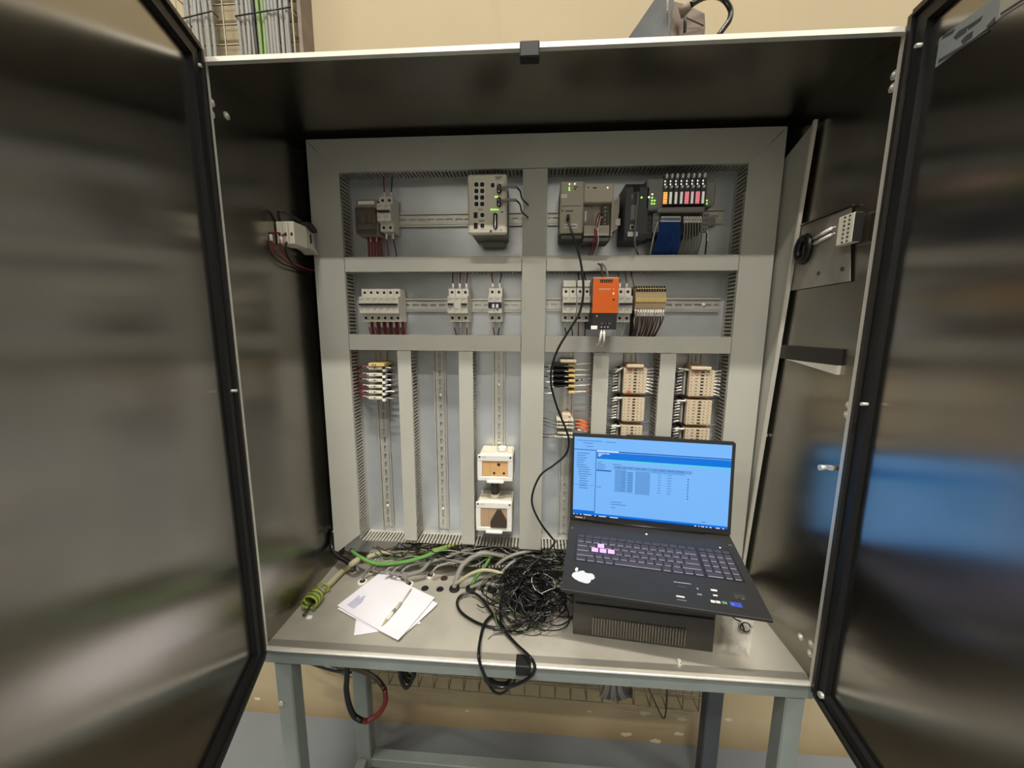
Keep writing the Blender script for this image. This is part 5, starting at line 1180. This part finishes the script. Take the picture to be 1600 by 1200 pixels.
# weathered box tilted on the cabinet top
yd = .15
B = lambda u, v, y=yd: at(u, v, y=y)
zc_ = CH + .001
t = thing('junction_box', 'weathered grey box tilted on the cabinet top with a looped cable', 'junction box', (B(1045, 40).x, yd, zc_))
a, b_, c = B(972, 64), B(1039, 0), B(1102, 22)
pe = B(1043, 18); pb = B(1102, 55)
kx = .0
MB().add([(a.x - .01, yd + .02, zc_ + .002), (pe.x - .015, yd - .045, zc_ + .002), (pe.x, yd - .04, pe.z), (a.x, yd + .03, a.z), (pe.x - .01, yd + .10, zc_ + .002), (pe.x, yd + .11, pe.z + .10), (pe.x, yd - .01, pe.z + .055), (a.x + .03, yd + .09, a.z + .02)],
    [(0, 1, 2, 3), (3, 2, 6), (3, 6, 5, 7), (0, 3, 7, 4), (1, 4, 5, 6, 2), (0, 4, 1), (4, 7, 5)]).build('sloped_side', 'device_grey', t)
q = [(B(1044, 18, yd - .04), 0), (B(1052, 2, yd - .03), 0), (B(1075, 8, yd - .01), 0), (B(1101, 21, yd), 0), (B(1102, 42, yd), 0), (B(1098, 62, yd), 0), (B(1044, 66, yd - .04), 0)]
pts = [p_ for p_, _ in q]
pts[-1].z = zc_ + .001; pts[-2].z = zc_ + .001
back = [p_ + V((-.02, .10, 0)) for p_ in pts]
n = len(pts); MB().add(pts + back, [list(range(n)), list(range(2*n-1, n-1, -1))] + [(i, (i+1) % n, n + (i+1) % n, n + i) for i in range(n)]).build('end_cap', 'device_brown', t)
MB().tube([B(1043, -22, yd - .050), B(1043, 17, yd - .046)], .0022, 6, 1).build('seam_edge', 'steel_bright', t)
MB().tube([B(1071, 25, yd - .03), B(1070, 50, yd - .03)], .003, 6, 1).tube([B(1073, 28, yd - .028), B(1099, 40, yd - .006)], .0014, 6, 1).build('cap_groove', 'plc_dark', t)
MB().cyl(B(1062, 21, yd - .04), B(1079, 8, yd - .05), .010, 12, .007).build('gland', 'device_brown', t)
MB().tube([B(1079, 8, yd - .05), B(1090, 1, yd - .045), B(1108, -6, yd - .03), B(1128, -3, yd - .01), B(1141, 14, yd), B(1140, 30, yd), B(1131, 44, yd), B(1122, 56, yd), B(1112, 68, yd + .01)], .0052, 8, 5).build('lead', 'wire_black', t)
p = B(965, 58, yd + .03)
MB().cbox(a.x - .03, a.x + .03, yd - .02, yd + .02, zc_, zc_ + .004, .001).tube([(a.x - .02, yd, zc_ + .003), (a.x - .016, yd, a.z - .02), (a.x - .014, yd + .01, a.z - .002)], .006, 6, 2).build('foot_bracket', 'device_brown', t)

# ------------------------------------------------------------------ below: basket tray on the wall, hanging cables
t = thing('basket_tray', 'wire basket tray along the wall under the cabinet', 'cable tray', (.5, WY, -.55))
ya, yb2 = .385, .440
nx = 27
zl = lambda x: -.512 - .02*(x/1.2) + (.0 if x > .1 else (.1 - x)**2*1.1)     # lower edge, rising to the left
xs = [-.20 + 1.42*k/nx for k in range(nx+1)]
for (y, dz) in ((ya, 0), (yb2, 0), (ya, .05), (ya, .10), (yb2, .05), (yb2, .10)):
    MB().tube([(x, y, zl(x) + dz) for x in xs], .0021, 6, 1).build('long_wire', 'wire_tray', t)
for x in xs:
    MB().tube([(x, ya, zl(x) + .105), (x, ya, zl(x)), (x, yb2, zl(x)), (x, yb2, zl(x) + .105)], .0019, 6, 1).build('cross_wire', 'wire_tray', t)
for x in (.1, .6, 1.1): MB().box(x - .01, x + .01, yb2 + .0022, WY, zl(x) + .02, zl(x) + .09).build('wall_clip', 'zinc', t)
def hang(label, u, v, w, hgt, cnt, m, Y, seed):
    R = random.Random(seed); t = thing('cable_loop', label, 'cable', at(u, v, y=Y))
    for k in range(cnt):
        c = at(u + R.uniform(-w*.25, w*.25), v - hgt, y=Y + R.uniform(-.02, .02)); bt = at(u, v - R.uniform(0, 5), y=Y); s = at(u + w/2, v, y=Y).x - bt.x
        s *= R.uniform(.6, 1.0)
        MB().tube([(bt.x - s, c.y, c.z + .06), (bt.x - s*.95, c.y, (c.z + bt.z)/2), (bt.x, c.y - .005, bt.z), (bt.x + s*.95, c.y, (c.z + bt.z)/2), (bt.x + s, c.y, c.z + .06)], .0035, 6, 4).build('strand', m, t)
hang('dark cable loops hanging below the floor near the left rear leg', 639, 1066, 24, 22, 6, 'black_plastic', .22, 1)
hang('dark cable loops hanging below the floor behind the front cord loop', 781, 1074, 48, 18, 6, 'black_plastic', .22, 2)
t = thing('cable_bunch', 'bunch of grey cables fanning down through the floor at right', 'cable', at(962, 1094, y=.25))
R = random.Random(8)
for k in range(9):
    f_ = k/8 - .5; top = at(960 + f_*22, 1062, y=.20); bt = at(962 + f_*46, 1094 - abs(f_)*12, y=.26); back = at(966 + f_*40, 1076, y=.40)
    MB().tube([V((top.x, top.y, -.012)), top, bt, back], .0052, 7, 4).build('strand', ('cable_grey', 'module_mid', 'module_dark')[k % 3], t)
yz = .14
t = thing('looped_cable', 'thick cable drooping under the cabinet, black turning dark red', 'cable', at(560, 1128, y=yz))
L1 = [at(545, 1030, y=yz), at(542, 1050, y=yz), at(541, 1075, y=yz), at(545, 1100, y=yz), at(553, 1118, y=yz), at(565, 1126, y=yz)]
L1[0].z = -.006
L2 = [at(565, 1126, y=yz), at(575, 1126, y=yz + .01), at(592, 1115, y=yz + .02), at(602, 1097, y=yz + .03), at(601, 1077, y=yz + .04), at(590, 1062, y=yz + .06), at(574, 1052, y=yz + .08), at(556, 1046, y=yz + .10), at(530, 1040, y=yz + .14)]
MB().tube(L1, .0075, 10, 5).build('black_run', 'black_gloss', t, 'black cable run'); MB().tube(L2[:5], .0070, 10, 5).build('red_run', 'cable_red', t, 'dark red cable run'); MB().tube(L2[4:], .0070, 10, 5).build('brown_run', 'socket_brown', t, 'dark brown cable run')
tag(MB().tube([at(485, 1033, y=.36), at(505, 1040, y=.36), at(528, 1046, y=.36), at(552, 1047, y=.34)], .010, 8, 4).build('cable', 'wire_black'), 'black cable resting along the left end of the basket tray', 'cable')
tag(MB().tube([at(1012, 1072, y=.36), at(1020, 1090, y=.36), at(1036, 1122, y=.37), at(1041, 1108, y=.38), at(1042, 1078, y=.38)], .0028, 6, 4).build('cable', 'wire_brown'), 'thin dark cord dangling in a V below the basket tray', 'cable')
